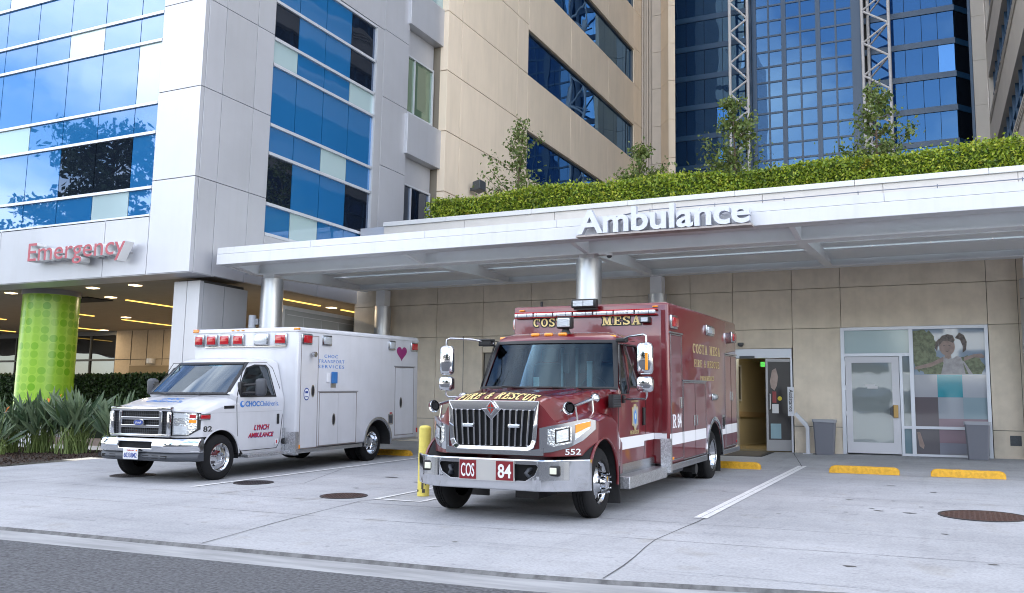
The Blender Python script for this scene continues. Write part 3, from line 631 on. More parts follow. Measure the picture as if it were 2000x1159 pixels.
O('poster_neck', blob([(-.27, 1.42), (-.26, 1.50), (-.16, 1.50), (-.14, 1.42), (-.2, 1.39)], YW+.0195), skin, ww)
O('poster_skin', blob([(-.88, 1.16), (-.88, 1.22), (-.55, 1.31), (-.30, 1.44), (-.30, 1.34), (-.55, 1.22)], YW+.020).add(*(lambda m_: (m_.v, m_.f))(blob([(.10, 1.42), (.10, 1.34), (.30, 1.42), (.48, 1.40), (.50, 1.44), (.44, 1.50), (.30, 1.49)], YW+.0203))).add(*(lambda m_: (m_.v, m_.f))(blob([(-.22+.155*math.cos(6.283*i/20), 1.66+.2*math.sin(6.283*i/20)) for i in range(20)], YW+.018))).add(*(lambda m_: (m_.v, m_.f))(blob([(-.88, -.2), (-.82, -.2), (-.74, -.48), (-.76, -.56), (-.84, -.5)], YW+.026))), skin, ww)
O('poster_hair', blob([(-.39, 1.66), (-.385, 1.80), (-.31, 1.90), (-.20, 1.93), (-.10, 1.90), (-.06, 1.80), (-.10, 1.74), (-.2, 1.79), (-.3, 1.78), (-.36, 1.7)], YW+.015).add(*(lambda m_: (m_.v, m_.f))(blob([(-.06, 1.85), (.03, 1.96), (.12, 1.90), (.17, 1.76), (.15, 1.58), (.08, 1.52), (.09, 1.66), (.04, 1.80)], YW+.0148))).add(*(lambda m_: (m_.v, m_.f))(blob([(-.37, 1.84), (-.44, 1.76), (-.46, 1.62), (-.42, 1.56), (-.40, 1.68)], YW+.0146))).add(*(lambda m_: (m_.v, m_.f))(blob([(-.30, 1.68), (-.26, 1.695), (-.26, 1.68), (-.30, 1.665)], YW+.0144))).add(*(lambda m_: (m_.v, m_.f))(blob([(-.19, 1.695), (-.15, 1.68), (-.15, 1.665), (-.19, 1.68)], YW+.0144))).add(*(lambda m_: (m_.v, m_.f))(blob([(-.27, 1.57), (-.22, 1.545), (-.17, 1.57), (-.22, 1.56)], YW+.0144))), mat('poster_hair', (.16, .135, .12), .5, noise=.5, nscale=20), ww)
# ---------------------------------------------------------------- open glass door of the entry
od = E('open_door', (-3.5, YW+.04, -.70), 'grey framed glass door swung open beside the Assistance sign, with notices', 'door', rot=(0, 0, R(26)))
dm = mat('dark_alu', (.22, .22, .23), .35, metal=.5)
O('leaf', frame_y(-.62, 0, 0, 2.12, .05, .05, .07, .25, -.02, .02), dm, od)
O('pane', MB().box(-.57, -.05, -.005, .005, .25, 2.05), mat('open_door_glass', (.035, .033, .035), .25, spec=.3), od)
O('pull_handle', MB().tube([(-.54, -.02, .95), (-.54, -.07, .95), (-.54, -.07, 1.3), (-.54, -.02, 1.3)], .012), steel, od)
O('poster_face', MB().prism([(-.5, 1.45), (-.52, 1.6), (-.47, 1.85), (-.38, 1.9), (-.33, 1.7), (-.36, 1.5), (-.42, 1.38)], lambda a, b, d_: (a, d_, b), -.009, -.006), skin, od)
O('red_sticker', MB().box(-.47, -.38, -.010, -.0065, 1.10, 1.36), mat('sticker_red', (.25, .03, .03), .5), od)
O('yellow_sticker', MB().cyl((-.30, -.010, 1.2), (-.30, -.0065, 1.2), .05, n=14), mat('sticker_yellow', (.55, .45, .03), .5), od)
O('notice', MB().box(-.48, -.33, -.010, -.0065, .86, 1.07), MT['paper'], od)
O('blue_square', MB().box(-.52, -.28, -.010, -.0065, .28, .62), mat('film_blue', (.2, .32, .36), .4), od)

# ================================================================ CANOPY
cn = E('entrance_canopy', (0, 0, 0), 'long white steel canopy with frosted roof over the ambulance bay', 'canopy')
YF = 15.85; XL = -15.5; XR = 9
q = MB(); q.box(XL, XR, YF, YF+.35, 3.35, 3.595); 
fas_m = mat('fascia_white', (.63, .635, .65), .45, noise=.05, nscale=1.5, streak=.06)
O('fascia', q, fas_m, cn, bevel=.01)
q = MB(); sj = [XL, -14.99, -12.78, -9.83, -6.86, -3.93, -1.0, 1.93, 4.86, XR]
for a, b in zip(sj, sj[1:]): q.box(a+.004, b-.004, YF+.012, YF+.30, 3.602, 3.75)
O('fascia_cap', q, fas_m, cn)
q = MB()
def ibeam(y0, y1, z0, z1, x0, x1):
    q.box(x0, x1, y0, y1, z0, z0+.03); q.box(x0, x1, (y0+y1)/2-.02, (y0+y1)/2+.02, z0+.03, z1-.03); q.box(x0, x1, y0, y1, z1-.03, z1)
ibeam(17.08, 17.42, 3.28, 3.60, XL+.1, XR); ibeam(21.3, 21.6, 3.46, 3.74, XL+.1, XR)
q.box(XL+.1, XR, YF+.351, YF+.40, 3.40, 3.7)
O('main_beam', q, canopy_m, cn)
for x in (-15.36, -10.6, -6.72, -2.55, 1.75, 5.9):
    for w_ in (1,):
        b_ = MB().prism([(YF+.402, 3.38), (17.075, 3.29), (17.075, 3.6), (YF+.402, 3.68)], lambda a, b, d_: (d_, a, b), x-.05, x+.05)
        b_.prism([(17.425, 3.29), (21.29, 3.47), (21.29, 3.72), (17.425, 3.62)], lambda a, b, d_: (d_, a, b), x-.05, x+.05)
        b_.prism([(17.425, 3.285), (21.29, 3.465), (21.29, 3.47), (17.425, 3.29)], lambda a, b, d_: (d_, a, b), x-.10, x+.10)
        O('cross_beam', b_, canopy_m, cn)
q = MB()
for y in (18.6, 19.9): q.box(XL+.12, XR, y-.03, y+.03, 3.60+.045*(y-17.4)/1, 3.76)
O('purlin', q, canopy_m, cn)
O('rear_soffit', MB().box(XL+.12, XR, 20.1, 21.29, 3.60, 3.63).box(XL+.12, XR, 19.55, 20.1, 3.66, 3.74).box(XL+.12, XR, 21.61, 21.9, 3.55, 3.74), canopy_m, cn)
fr = bpy.data.materials.new('frosted_roof'); fr.use_nodes = True; t_ = fr.node_tree; n_ = t_.nodes; n_.clear()
o_ = n_.new('ShaderNodeOutputMaterial'); tr_ = n_.new('ShaderNodeBsdfTranslucent'); tr_.inputs[0].default_value = (.72, .77, .77, 1); df_ = n_.new('ShaderNodeBsdfDiffuse'); df_.inputs[0].default_value = (.68, .70, .70, 1)
x_ = n_.new('ShaderNodeMixShader'); x_.inputs[0].default_value = .4; t_.links.new(tr_.outputs[0], x_.inputs[1]); t_.links.new(df_.outputs[0], x_.inputs[2]); t_.links.new(x_.outputs[0], o_.inputs[0])
rf = MB(); xs = [XL+.12+i*1.15 for i in range(22)]
for a, b in zip(xs, xs[1:]):
    for y0, y1 in ((YF+.32, 17.2), (17.2, 18.6), (18.6, 19.9), (19.9, 21.9)): rf.box(a+.01, b-.01, y0+.01, y1-.01, 3.765, 3.775)
O('frosted_roof', rf, fr, cn)
# roof round the edges, end plate
O('end_plate', MB().prism([(YF+.352, 3.36), (17.0, 3.29), (17.4, 3.29), (21.9, 3.48), (21.9, 3.76), (YF+.352, 3.76)], lambda a, b, d_: (d_, a, b), XL+.0, XL+.05), canopy_m, cn)
# safety cable on top of the fascia
cb = E('safety_cable', (0, 0, 0), 'grey cable on small posts along the top edge of the white canopy', 'cable')
pts = [(-5.75, YF+.02, 3.70), (-5.6, YF, 3.72), (-5.3, YF, 3.77), (-5.1, YF, 3.785)]+[(-5.0+i*.5, YF, 3.79+.004*math.sin(i)) for i in range(28)]
O('wire', MB().tube(pts, .009), mat('cable_grey', (.18, .2, .25), .5), cb)
q = MB()
for i in range(10): q.cyl((-5.0+i*1.2, YF+.02, 3.75), (-5.0+i*1.2, YF+.02, 3.82), .008, n=6)
O('post', q, MT['cable_grey'], cb)
# canopy columns
def column(x, y, r, ztop, label, capz, zj=1.9):
    c = E('canopy_column', (x, y, gz(x, y)-.03), label, 'column', 'round steel columns of the canopy'); z0 = gz(x, y)-.03
    O('shaft', MB().cyl((0, 0, 0), (0, 0, zj-z0), r, n=40).cyl((0, 0, zj-z0+.012), (0, 0, ztop-z0), r, n=40), steel, c, smooth=40)
    O('joint_ring', MB().cyl((0, 0, zj-z0-.01), (0, 0, zj-z0+.02), r-.008, n=40), joint_m, c)
    O('cap', MB().box(-r*.62, r*.62, -r*.62, r*.62, ztop-z0, capz-z0), canopy_m, c)
column(-6.75, 17.3, .262, 3.20, 'round steel column rising behind the fire truck cab, front row', 3.279)
column(-15.0, 17.25, .27, 3.18, 'round steel column with a grey box on it, behind the white ambulance box, front row', 3.279)
column(-6.62, 21.62, .235, 3.02, 'round steel column at the wall right behind the fire truck box', 3.458, 2.6)
column(-14.72, 21.62, .235, 3.0, 'round steel column at the wall behind the rear end of the white ambulance', 3.458, 1.9)
column(1.43, 21.62, .235, 3.02, 'round steel column at the wall on the far right edge of the picture', 3.458, 2.6)
column(1.65, 17.3, .262, 3.20, 'round steel column of the front row beyond the right edge', 3.279)
gb = E('grey_canister', (-15.42, 17.08, 2.0), 'small grey cylinder bracketed to the steel column behind the white ambulance', 'canister')
O('can', MB().cyl((0, 0, -.02), (0, 0, .29), .09, n=20), mat('can_grey', (.42, .44, .48), .5), gb, smooth=40)
O('bracket', MB().box(.08, .2, -.03, .03, .06, .2), mat('bracket_grey', (.25, .26, .28), .5), gb)
# Ambulance sign
sa = E('ambulance_sign', (-6.36, YF, 3.37), 'large white raised letters spelling Ambulance on the canopy edge', 'sign')
letters(sa, 'Ambulance', (-6.36, YF-.08, 3.395), .44, 3.22, .13, mat('letter_white', (.60, .62, .66), .45), mat('letter_side', (.46, .48, .54), .5), bold=.022)
O('ledge', MB().box(0, 3.25, -.24, 0.0, -.045, -.012), mat('ledge_tan', (.42, .38, .35), .6, noise=.3, nscale=4), sa)
# cameras
def dome(name, loc, r, m1, m2, label):
    c = E(name, loc, label, 'camera')
    O('housing', MB().cyl((0, 0, 0), (0, 0, r*.7), r, n=20), m1, c, smooth=40)
    O('dome', MB().lathe([(0, r*.8), (-.35*r, r*.74), (-.6*r, r*.5), (-.75*r, .001)], (0, 0, 0), (0, 0, 1), 20), m2, c, smooth=60)
dome('security_camera', (-6.2, 17.0, 3.20), .07, canopy_m, alu_dk, 'white housed dome camera under the canopy beam beside the steel column')
O('arm', MB().box(-.22, 0, -.02, .02, .03, .06), canopy_m, bpy.data.objects['security_camera'])
dome('security_camera', (-4.65, 21.85, 1.76), .07, alu_dk, alu_dk, 'black dome camera on the stucco wall above the open entrance')
# ---------------------------------------------------------------- hedge and young trees on the roof
hg = E('roof_hedge', (0, 0, 0), 'bright yellow-green clipped hedge along the roof edge above the canopy', 'hedge')
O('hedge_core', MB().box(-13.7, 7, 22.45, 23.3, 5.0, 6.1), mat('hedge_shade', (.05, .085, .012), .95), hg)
q = MB()
def hz_top(x): return 6.2+.05*math.sin(x*1.7)+.05*math.sin(x*.63+1)
for _ in range(36000):
    x = random.uniform(-13.85, 5.5)
    if random.random() < .72: y = 22.36+random.gauss(0, .05)+.03*math.sin(x*5)+(.1 if random.random() < .3 else 0); z = random.uniform(5.30, hz_top(x))
    else: y = random.uniform(22.35, 23.3); z = hz_top(x)+random.gauss(0, .022)+(random.random()**9)*.14
    if x < -13.7: z = min(z, 6.1)
    leafball(q, (x, y, z), .042, .5)
O('leaves', q, hedge_l, hg, fix=False)
def young_tree(x, y, z0, h, spread, label, nl=1400, lean=0, dens=1):
    t_ = E('young_tree', (x, y, z0), label, 'tree', 'young trees behind the roof hedge')
    wood = MB(); lv = MB(); wood.tube([(0, 0, 0), (.02, 0, h*.35), (lean*.4, 0, h*.7), (lean, 0, h*.97)], [.045, .035, .02, .006], 6)
    for i in range(26):
        f = random.uniform(.18, .95); z = h*f; a = random.uniform(0, 6.28); L_ = spread*(1.2-f)*random.uniform(.5, 1.25)*1.2; rise = L_*random.uniform(.35, 1.0)
        c0 = Vector((lean*max(0, f-.35)*1.4, 0, z)); c1 = c0+Vector((math.cos(a)*L_, math.sin(a)*L_, rise)); wood.tube([c0, (c0+c1)/2+Vector((0, 0, -.04)), c1], [.014, .009, .004], 4)
        for _ in range(int(nl/26)):
            s_ = random.uniform(.25, 1.05); p = c0.lerp(c1, s_)+Vector((random.gauss(0, .09), random.gauss(0, .09), random.gauss(0, .09))); leafball(lv, p, .056, .6)
    for _ in range(nl//5): leafball(lv, (random.gauss(0, spread*.55), random.gauss(0, spread*.5), h*(.36+abs(random.gauss(0, .12)))), .06, .6)
    for _ in range(60): leafball(lv, (lean+random.gauss(0, .07), random.gauss(0, .07), h*random.uniform(.8, 1.02)), .045, .8)
    O('trunk', wood, bark, t_, fix=False); O('crown', lv, tree_l, t_, fix=False)
random.seed(11)
young_tree(-11.55, 23.7, 5.2, 3.5, .95, 'thin sparse young tree above the floodlight, leftmost on the roof', 1100, .25)
young_tree(-7.8, 23.8, 5.2, 2.25, .85, 'low bushy young tree on the roof at the end of the beige wall', 1500, .0)
young_tree(-5.15, 23.8, 5.2, 3.4, .80, 'tall young tree in front of the left white truss', 1900, -.05)
young_tree(-1.65, 23.8, 5.2, 3.3, .85, 'tall young tree in front of the right white truss', 1700, .05)
fl = E('floodlight', (-15.45, 28.2, 8.05), 'black floodlight on the beige wall behind the hedge', 'floodlight')
O('lamp_head', MB().rbox(0.05, .35, -.25, .25, -.15, .2, .03).xf(lambda x, y, z: (x, y, z+.25*x)), alu_dk, fl); O('bracket', MB().box(-.15, .1, -.04, .04, -.05, .05), alu_dk, fl)
# ================================================================ BEIGE BLOCK (faces +X, recedes)
bb = E('beige_block', (0, 0, 0), 'tall beige panelled hospital block with slanting rows of dark blue windows', 'building')
XB = -15.6
fl_z = [(5.3, 7.3), (9.68, 11.64), (14.04, 16.0), (18.4, 20.36), (22.76, 24.7)]
q = MB()
YJ = [26.3, 27.3, 31.85, 32.88]
zz = [5.0, 5.40, 7.56, 9.70, 11.88, 14.05, 16.2, 18.4, 20.55, 22.75, 24.9, 27.1, 29.3]
for z0, z1 in zip(zz, zz[1:]):
    for a, b in zip(YJ, YJ[1:]): px(q, a, b, z0, z1, XB, .3, .012)
    px(q, 46.6, 48.0, z0, z1, XB, .3, .012)
sp_ = [(5.0, 5.3), (7.3, 9.68), (11.64, 14.04), (16.0, 18.4), (20.36, 22.76), (24.7, 29.3)]
for z0, z1 in sp_:
    for a, b in ((32.88, 37.5), (37.5, 38.7), (38.7, 42.5), (42.5, 46.6)): px(q, a, b, z0, z1, XB, .3, .012 if z1-z0 > 1 else .004)
O('wall', q, beige, bb, bevel=.01)
O('core', MB().box(-40, XB-.29, 26.3, 48.0, 4, 60), mat('core_tan', (.22, .19, .15), .9), bb)
O('upper_wall', MB().box(-40, XB, 26.31, 48.0, 29.32, 62), beige, bb)
q = MB(); m_y = [32.9, 34.3, 36.0, 37.6, 39.2, 40.8, 42.3, 43.8, 45.2, 46.58]
for z0, z1 in fl_z:
    for a, b in zip(m_y, m_y[1:]): O('window_pane', MB().box(XB-.20, XB-.17, a+.012, b-.012, z0+.04, z1-.04), win_glass, bb)
    q.box(XB-.19, XB-.10, 32.895, 46.585, z0-.001, z0+.05); q.box(XB-.19, XB-.10, 32.895, 46.585, z1-.06, z1+.001)
    q.box(XB-.19, XB-.06, 46.52, 46.59, z0+.05, z1-.06); q.box(XB-.19, XB-.08, 32.89, 32.94, z0+.05, z1-.06)
O('window_frame', q, mat('win_frame_dark', (.10, .11, .12), .4), bb)
# fluted corner between the block and the glass tower
q = MB(); fx = [-15.6, -15.45, -15.32, -15.16, -15.03]
for i, x in enumerate(fx[:-1]): q.box(x+.03, fx[i+1]-.02, 48.0-.12+.03*(i % 2), 48.6, 4, 60)
q.box(-15.61, -14.98, 48.05, 48.7, 4, 60)
for z0, z1 in zip(zz, zz[1:]): q.box(-14.985, -14.46, 47.93, 48.7, z0+.012, z1-.012)
q.box(-14.98, -14.47, 48.0, 48.69, 4, 60)
O('fluted_corner', q, mat('flute_tan', (.50, .44, .38), .8, noise=.08, nscale=1.5), bb)
q = MB()
for z0, z1 in zip(zz+[31, 34, 37], zz[1:]+[31, 34, 37, 40]): q.prism([(-14.45, 47.93), (-13.72, 46.9), (-13.4, 47.1), (-14.2, 49.5)], lambda a, b, d_: (a, b, d_), z0+.012, z1-.012)
q.prism([(-14.44, 47.97), (-13.74, 46.97), (-13.42, 47.15), (-14.19, 49.4)], lambda a, b, d_: (a, b, d_), 4, 60)
O('chamfer', q, beige, bb)

# ================================================================ GLASS TOWER
YB = 52.0
gt = E('glass_tower', (0, 0, 0), 'tall dark blue glass tower beyond the roof hedge', 'building')
rows = [9.2+1.845*i for i in range(12)]          # 9.2 ... bands at 14.75, 16.6, 18.4, 20.25, 22.06, 23.9
rows = [14.75+1.845*i for i in range(-3, 7)]
for z in rows:
    O('floor_band', MB().box(-15.4, -10.2, YB-.06, YB+.1, z-.16, z+.16), tower_band, gt); O('floor_band', MB().box(-4.2, .5, YB-.06, YB+.1, z-.16, z+.16), tower_band, gt)
lx = [-15.3, -14.1, -13.0, -11.9, -10.6]
for z0, z1 in zip(rows, rows[1:]):
    for a, b in zip(lx, lx[1:]): O('glass_panel', MB().box(a+.015, b-.015, YB, YB+.03, z0+.17, z1-.17), tower_glass, gt)
cx = [-3.75, -2.78, -1.96, -1.12, -.34, .46]
for j, (z0, z1) in enumerate(zip(rows, rows[1:])):
    for i, (a, b) in enumerate(zip(cx, cx[1:])): O('glass_panel', MB().box(a+.012, b-.012, YB, YB+.03, z0+.17, z1-.17), tower_glass2 if (i, j) == (4, 5) else tower_flat, gt)
gx = [-10.02, -9.2, -8.34, -7.42, -6.45, -5.5, -4.55]
mz = [14.75+.925*k-.05 for k in range(-5, 12)]
q = MB()
for z0, z1 in zip(mz, mz[1:]):
    for a, b in zip(gx, gx[1:]): q.box(a+.05, b-.05, YB-.12, YB-.10, z0+.05, z1-.05)
tag(O('grid_glazing', q, tower_flat, gt), kind='stuff')
q = MB()
for i, x in enumerate(gx): w_ = .13 if i % 2 == 0 else .05; q.box(x-w_, x+w_, YB-.2 if i % 2 == 0 else YB-.17, YB+.05, 8, 36)
for z in mz: q.box(-10.02, -4.55, YB-.16, YB+.05, z-.055, z+.055)
q.box(-10.55, -10.2, YB-.05, YB+.05, 8, 36); q.box(-4.42, -4.18, YB-.21, YB+.05, 8, 36)
O('grid_mullion', q, tower_band, gt)
# right return of the tower
q = MB()
def ret(a, b, z0, z1, m_, nm):
    O(nm, MB().add([(a[0], a[1], z0), (b[0], b[1], z0), (b[0], b[1], z1), (a[0], a[1], z1), (a[0]+.02, a[1]+.1, z0), (b[0]-.02, b[1]+.1, z0), (b[0]-.02, b[1]+.1, z1), (a[0]+.02, a[1]+.1, z1)], [(0, 1, 2, 3), (7, 6, 5, 4), (0, 4, 5, 1), (3, 2, 6, 7), (1, 5, 6, 2), (0, 3, 7, 4)]), m_, gt)
for z0, z1 in zip(rows, rows[1:]):
    ret((.47, YB), (1.15, YB+.95), z0+.17, z1-.17, tower_dark, 'side_panel')
for z in rows: ret((.46, YB-.05), (1.17, YB+.9), z-.16, z+.16, tower_band, 'side_band')
O('corner_mullion', MB().box(1.14, 1.28, YB+.3, YB+1, 8, 36), tower_band, gt)
O('tower_core_sun_block', MB().box(-45, 1.25, YB+1.1, 70, 4, 62).box(-15.3, .4, YB+.06, YB+1.1, 4, 62), dark, gt)  # core extended left, unseen, to keep sun off the beige block's end wall
O('upper_glazing', MB().box(-15.3, .46, YB-.02, YB+.04, rows[-1], 62), tower_glass, gt)
# white trusses
def truss(name, xa, xb, ya, yb, label, xm=None):
    t_ = E(name, (0, 0, 0), label, 'truss', 'white tubular trusses on the glass tower'); ch = MB(); br = MB()
    xs_ = [(xa, ya), (xb, yb)]+([(xm, YB-.35)] if xm else [])
    for x, y in xs_: ch.cyl((x, y, 7), (x, y, 36), .085, n=10)
    z = 14.75-1.845*2+.2; k = 0
    while z < 34:
        a, b = ((xa, ya), (xb, yb)); h_ = .92
        br.cyl((a[0], a[1], z), (b[0], b[1], z+h_*.8), .06, n=8); br.cyl((b[0], b[1], z+h_*.8), (a[0], a[1], z+1.845), .06, n=8)
        if xm: br.cyl((xm, YB-.35, z), (b[0], b[1], z+h_*.8), .05, n=8); br.cyl((xm, YB-.35, z), (a[0], a[1], z), .05, n=8)
        else: br.cyl((xa+.1, YB-.2, z+.5), (b[0], b[1], z+h_*.8), .05, n=8)
        z += 1.845
    O('chord', ch, truss_m, t_, smooth=40); O('brace', br, truss_m, t_, smooth=40)
truss('steel_truss', -11.25, -10.25, YB-1.0, YB-.9, 'slender white zigzag truss near the left side of the glass tower')
truss('steel_truss', -4.03, -2.66, YB-1.0, YB-1.5, 'wider white zigzag truss with doubled left chord, right of the grid windows', -3.78)

# ================================================================ RIGHT BLOCK
rk = E('right_block', (0, 0, 0), 'pale hospital block on the far right with steeply slanting window bands', 'building')
def rx(y): return 1.93+(52-y)*.029
q = MB(); zz2 = [9.2, 11.6, 14.1, 16.55, 19.0, 21.45, 24, 27, 31]
for z0, z1 in zip(zz2, zz2[1:]): q.box(1.29, 1.93, 52.0, 53, z0+.012, z1-.012)
q.box(1.29, 1.93, 52.02, 53, 4, 60); O('end_wall', q, mat('pale_wall', (.50, .47, .43), .8, noise=.06, nscale=1), rk)
pale = MT['pale_wall']
def rwall(mb, y0, y1, z0, z1, off): return mb.add([(rx(y0)+off, y0, z0), (rx(y1)+off, y1, z0), (rx(y1)+off, y1, z1), (rx(y0)+off, y0, z1), (rx(y0)+.9, y0, z0), (rx(y1)+.9, y1, z0), (rx(y1)+.9, y1, z1), (rx(y0)+.9, y0, z1)], [(0, 1, 2, 3), (7, 6, 5, 4), (0, 4, 5, 1), (3, 2, 6, 7), (1, 5, 6, 2), (0, 3, 7, 4)])
q = MB()
for z0, z1 in ((4, 11.55-1.8), (11.5-2.0+4.2-.25, 15.85), (17.72, 20.2), (22.05, 24.5), (26.4, 60)): rwall(q, 24, 52, z0, z1, 0)
rwall(q, 24, 52, 4, 11.5, 0); rwall(q, 51.2, 52, 4, 60, .001)
O('spandrel', q, pale, rk)
q = MB()
for z in (11.5, 15.85, 20.2, 24.5):
    for k in range(3): rwall(q, 24, 51.2, z-.30-.09*k*1.6, z-.24-.09*k*1.6, -.05-.0*k)
O('moulding', q, pale, rk)
q = MB(); mm_ = MB()
for z0, z1 in ((11.5, 13.45), (15.85, 17.72), (20.2, 22.05), (24.5, 26.4)):
    y = 25
    while y < 51: rwall(q, y+.02, min(y+1.5, 51.2)-.02, z0+.03, z1-.03, .28); rwall(mm_, y-.04, y+.04, z0, z1, .16); y += 1.5
    rwall(mm_, 24, 51.2, (z0+z1)/2-.03, (z0+z1)/2+.03, .17)
O('window_band', q, win_glass, rk); O('window_mullion', mm_, tower_band, rk)
O('body', MB().box(3.3, 40, 26.2, 60, 4, 62), mat('block_body', (.4, .38, .35), .9), rk)

# ================================================================ ACROSS THE STREET (seen in the glass and the chrome)
ab = E('office_across', (0, 0, 0), 'pale low office building across the street, seen mirrored in the white door glass', 'building')
q = MB().box(-70, 50, -50, -34, -2, 9.5); O('wall', q, mat('office_wall', (.55, .54, .52), .8, noise=.05), ab)  # height and length stretched to darken what the chrome mirrors
q = MB()
for x in range(-68, 49, 4):
    q.box(x, x+3, -34, -33.9, .8, 2.6); q.box(x, x+3, -34, -33.9, 4.0, 5.6); q.box(x, x+3, -34, -33.9, 7.0, 8.4)
O('window', q, bl['d'], ab)
def pine(x, y, h, label, seed):
    random.seed(seed); t_ = E('pine_tree', (x, y, -2), label, 'tree', 'pines across the street'); wd_ = MB(); lf = MB()
    wd_.tube([(0, 0, 0), (.3, 0, h*.5), (.1, .2, h)], [.35, .22, .05], 8)
    for i in range(34):
        z = h*random.uniform(.35, .98); a = random.uniform(0, 6.28); L_ = (1.15-z/h)*h*.36*random.uniform(.5, 1.1)+.8
        c0 = Vector((.2, 0, z)); c1 = c0+Vector((math.cos(a)*L_, math.sin(a)*L_, L_*.25)); wd_.tube([c0, c1], [.09, .03], 4)
        for s_ in (.6, .8, 1.0):
            cc = c0.lerp(c1, s_)
            for _ in range(70): leafball(lf, cc+Vector((random.gauss(0, .55), random.gauss(0, .55), random.gauss(0, .28))), .17, .5)
    O('trunk', wd_, bark, t_, fix=False); O('crown', lf, pine_l, t_, fix=False)
pine(-40.5, -2.5, 17.5, 'broad pine across the street, mirrored in the blue glass of the emergency wing', 3)
pine(-45.5, -3.5, 13.5, 'second pine across the street, mirrored left of the broad one', 5)
pine(-51.5, -2.5, 12.5, 'third pine across the street, mirrored at the left end of the glass', 6)
pine(-14, -19, 10.5, 'added pine across the street, darkening the fire truck windscreen reflection', 8)  # added, like the next two pines, to darken reflections in the vehicles
pine(6, -21, 10, 'added unseen pine behind the camera, to the right, darkening reflections', 9)  # added out of view for darker reflections
pine(-27, -18, 11, 'added pine across the street, darkening the ambulance windscreen reflection', 12)  # added for a darker reflected street
random.seed(5)
# ================================================================ VEHICLES
chrome = mat('chrome', (.62, .63, .65), .06, metal=1)
chrome_d = mat('dull_chrome', (.50, .51, .53), .22, metal=1, rnoise=.06, nscale=5)
treadp = mat('diamond_plate', (.66, .67, .69), .3, metal=.9, noise=.45, nscale=55, bump=.9, bscale=55)
maroon = mat('maroon_paint', (.13, .002, .006), .3, coat=1.0, spec=.5, rnoise=.04, nscale=2, bump=.10, bscale=2.5)
wpaint = mat('white_vehicle_paint', (.60, .605, .63), .3, coat=.6, noise=.05, nscale=3, bump=.06, bscale=3, streak=.05)
tyre_m = mat('tyre_rubber', (.013, .013, .014), .88, spec=.25, bump=.25, bscale=90)
blackp = mat('black_plastic', (.010, .010, .011), .45)
greyp = mat('dark_grey_plastic', (.05, .055, .065), .5)
gold = mat('gold_leaf', (.82, .66, .28), .45)
goldd = mat('gold_leaf_dull', (.40, .32, .16), .5)
blk = mat('decal_black', (.01, .01, .01), .5)
dwhite = mat('decal_white', (.74, .74, .76), .45)
dblue = mat('decal_blue', (.05, .20, .55), .45)
dnavy = mat('decal_navy', (.02, .05, .25), .45)
dred = mat('decal_red', (.45, .02, .03), .45)
redlens = mat('red_lens', (.40, .006, .012), .12, coat=1, rnoise=.05, nscale=60)
clearlens = mat('clear_lens', (.62, .66, .70), .12, metal=.5, coat=1, bump=.4, bscale=60)
amberlens = mat('amber_lens', (.85, .30, .01), .15, coat=1)
hl_m = mat('headlamp_bowl', (.62, .65, .68), .10, metal=.9, bump=.6, bscale=35)
vglass = clearglass('windscreen_glass', (.80, .92, 1), .10, (.50, .62, .62))
tglass = clearglass('truck_windscreen_glass', (.5, .62, .75), -.01, (.62, .74, .76))
sglass = clearglass('side_glass', (.85, .92, 1), .07, (.30, .36, .33))
seat_m = mat('seat_grey', (.10, .10, .11), .8)
dash_m = mat('dash_grey', (.05, .055, .06), .7)

def lerp_tab(tab, x):
    if x <= tab[0][0]: return tab[0][1]
    for (a, b), (c, d_) in zip(tab, tab[1:]):
        if x <= c: return b+(d_-b)*(x-a)/(c-a)
    return tab[-1][1]
def sstep(a, b, x): t = max(0, min(1, (x-a)/(b-a))); return t*t*(3-2*t)
def hoodmesh(X, y1, f, fb, yf, nx=44, ny=30):
    """closed solid under a height field; columns share the curved front line yf(x)"""
    mb = MB(); xs = [X*math.sin(math.pi/2*(-1+2*i/nx)*.98)/math.sin(math.pi/2*.98) for i in range(nx+1)]
    top = []; bot = []
    for j in range(ny+1):
        for x in xs:
            y = yf(x)+(y1-yf(x))*(j/ny); top.append((x, y, f(x, y))); bot.append((x, y, fb(y)))
    n = (nx+1)*(ny+1); fs = []
    for j in range(ny):
        for i in range(nx):
            a = j*(nx+1)+i; fs.append((a, a+1, a+nx+2, a+nx+1)); fs.append((n+a, n+a+nx+1, n+a+nx+2, n+a+1))
    for i in range(nx): fs.append((i, n+i, n+i+1, i+1)); a = ny*(nx+1)+i; fs.append((a, a+1, n+a+1, n+a))
    for j in range(ny): a = j*(nx+1); fs.append((a, a+nx+1, n+a+nx+1, n+a)); a += nx; fs.append((a, n+a, n+a+nx+1, a+nx+1))
    return mb.add(top+bot, fs)
def outline(yc, k, xs, yr, z, inset=0):
    h = []
    xs -= inset; yc += inset; yr -= inset
    for u in (0, .15, .3, .45, .6, .72, .83, .91): h.append((u*xs, yc+k*u*u))
    c = yc+k; h += [(xs*.955, c-.10*k+.012), (xs*.985, c+.03), (xs, c+.08)]
    for t in (.25, .5, .75): h.append((xs, c+.08+(yr-.06-c-.08)*t))
    h += [(xs, yr-.06), (xs-.012, yr-.02), (xs-.05, yr)]
    ring = [(x, y, z) for x, y in h]+[(-x, y, z) for x, y in reversed(h[1:])]
    return ring
def Fsurf(levels):
    def F(x, z):
        yc = lerp_tab([(l[0], l[1]) for l in levels], z); k = lerp_tab([(l[0], l[2]) for l in levels], z); xs = lerp_tab([(l[0], l[3]) for l in levels], z)
        return yc+k*(x/xs)**2
    return F
def xside(levels, z): return lerp_tab([(l[0], l[3]) for l in levels], z)
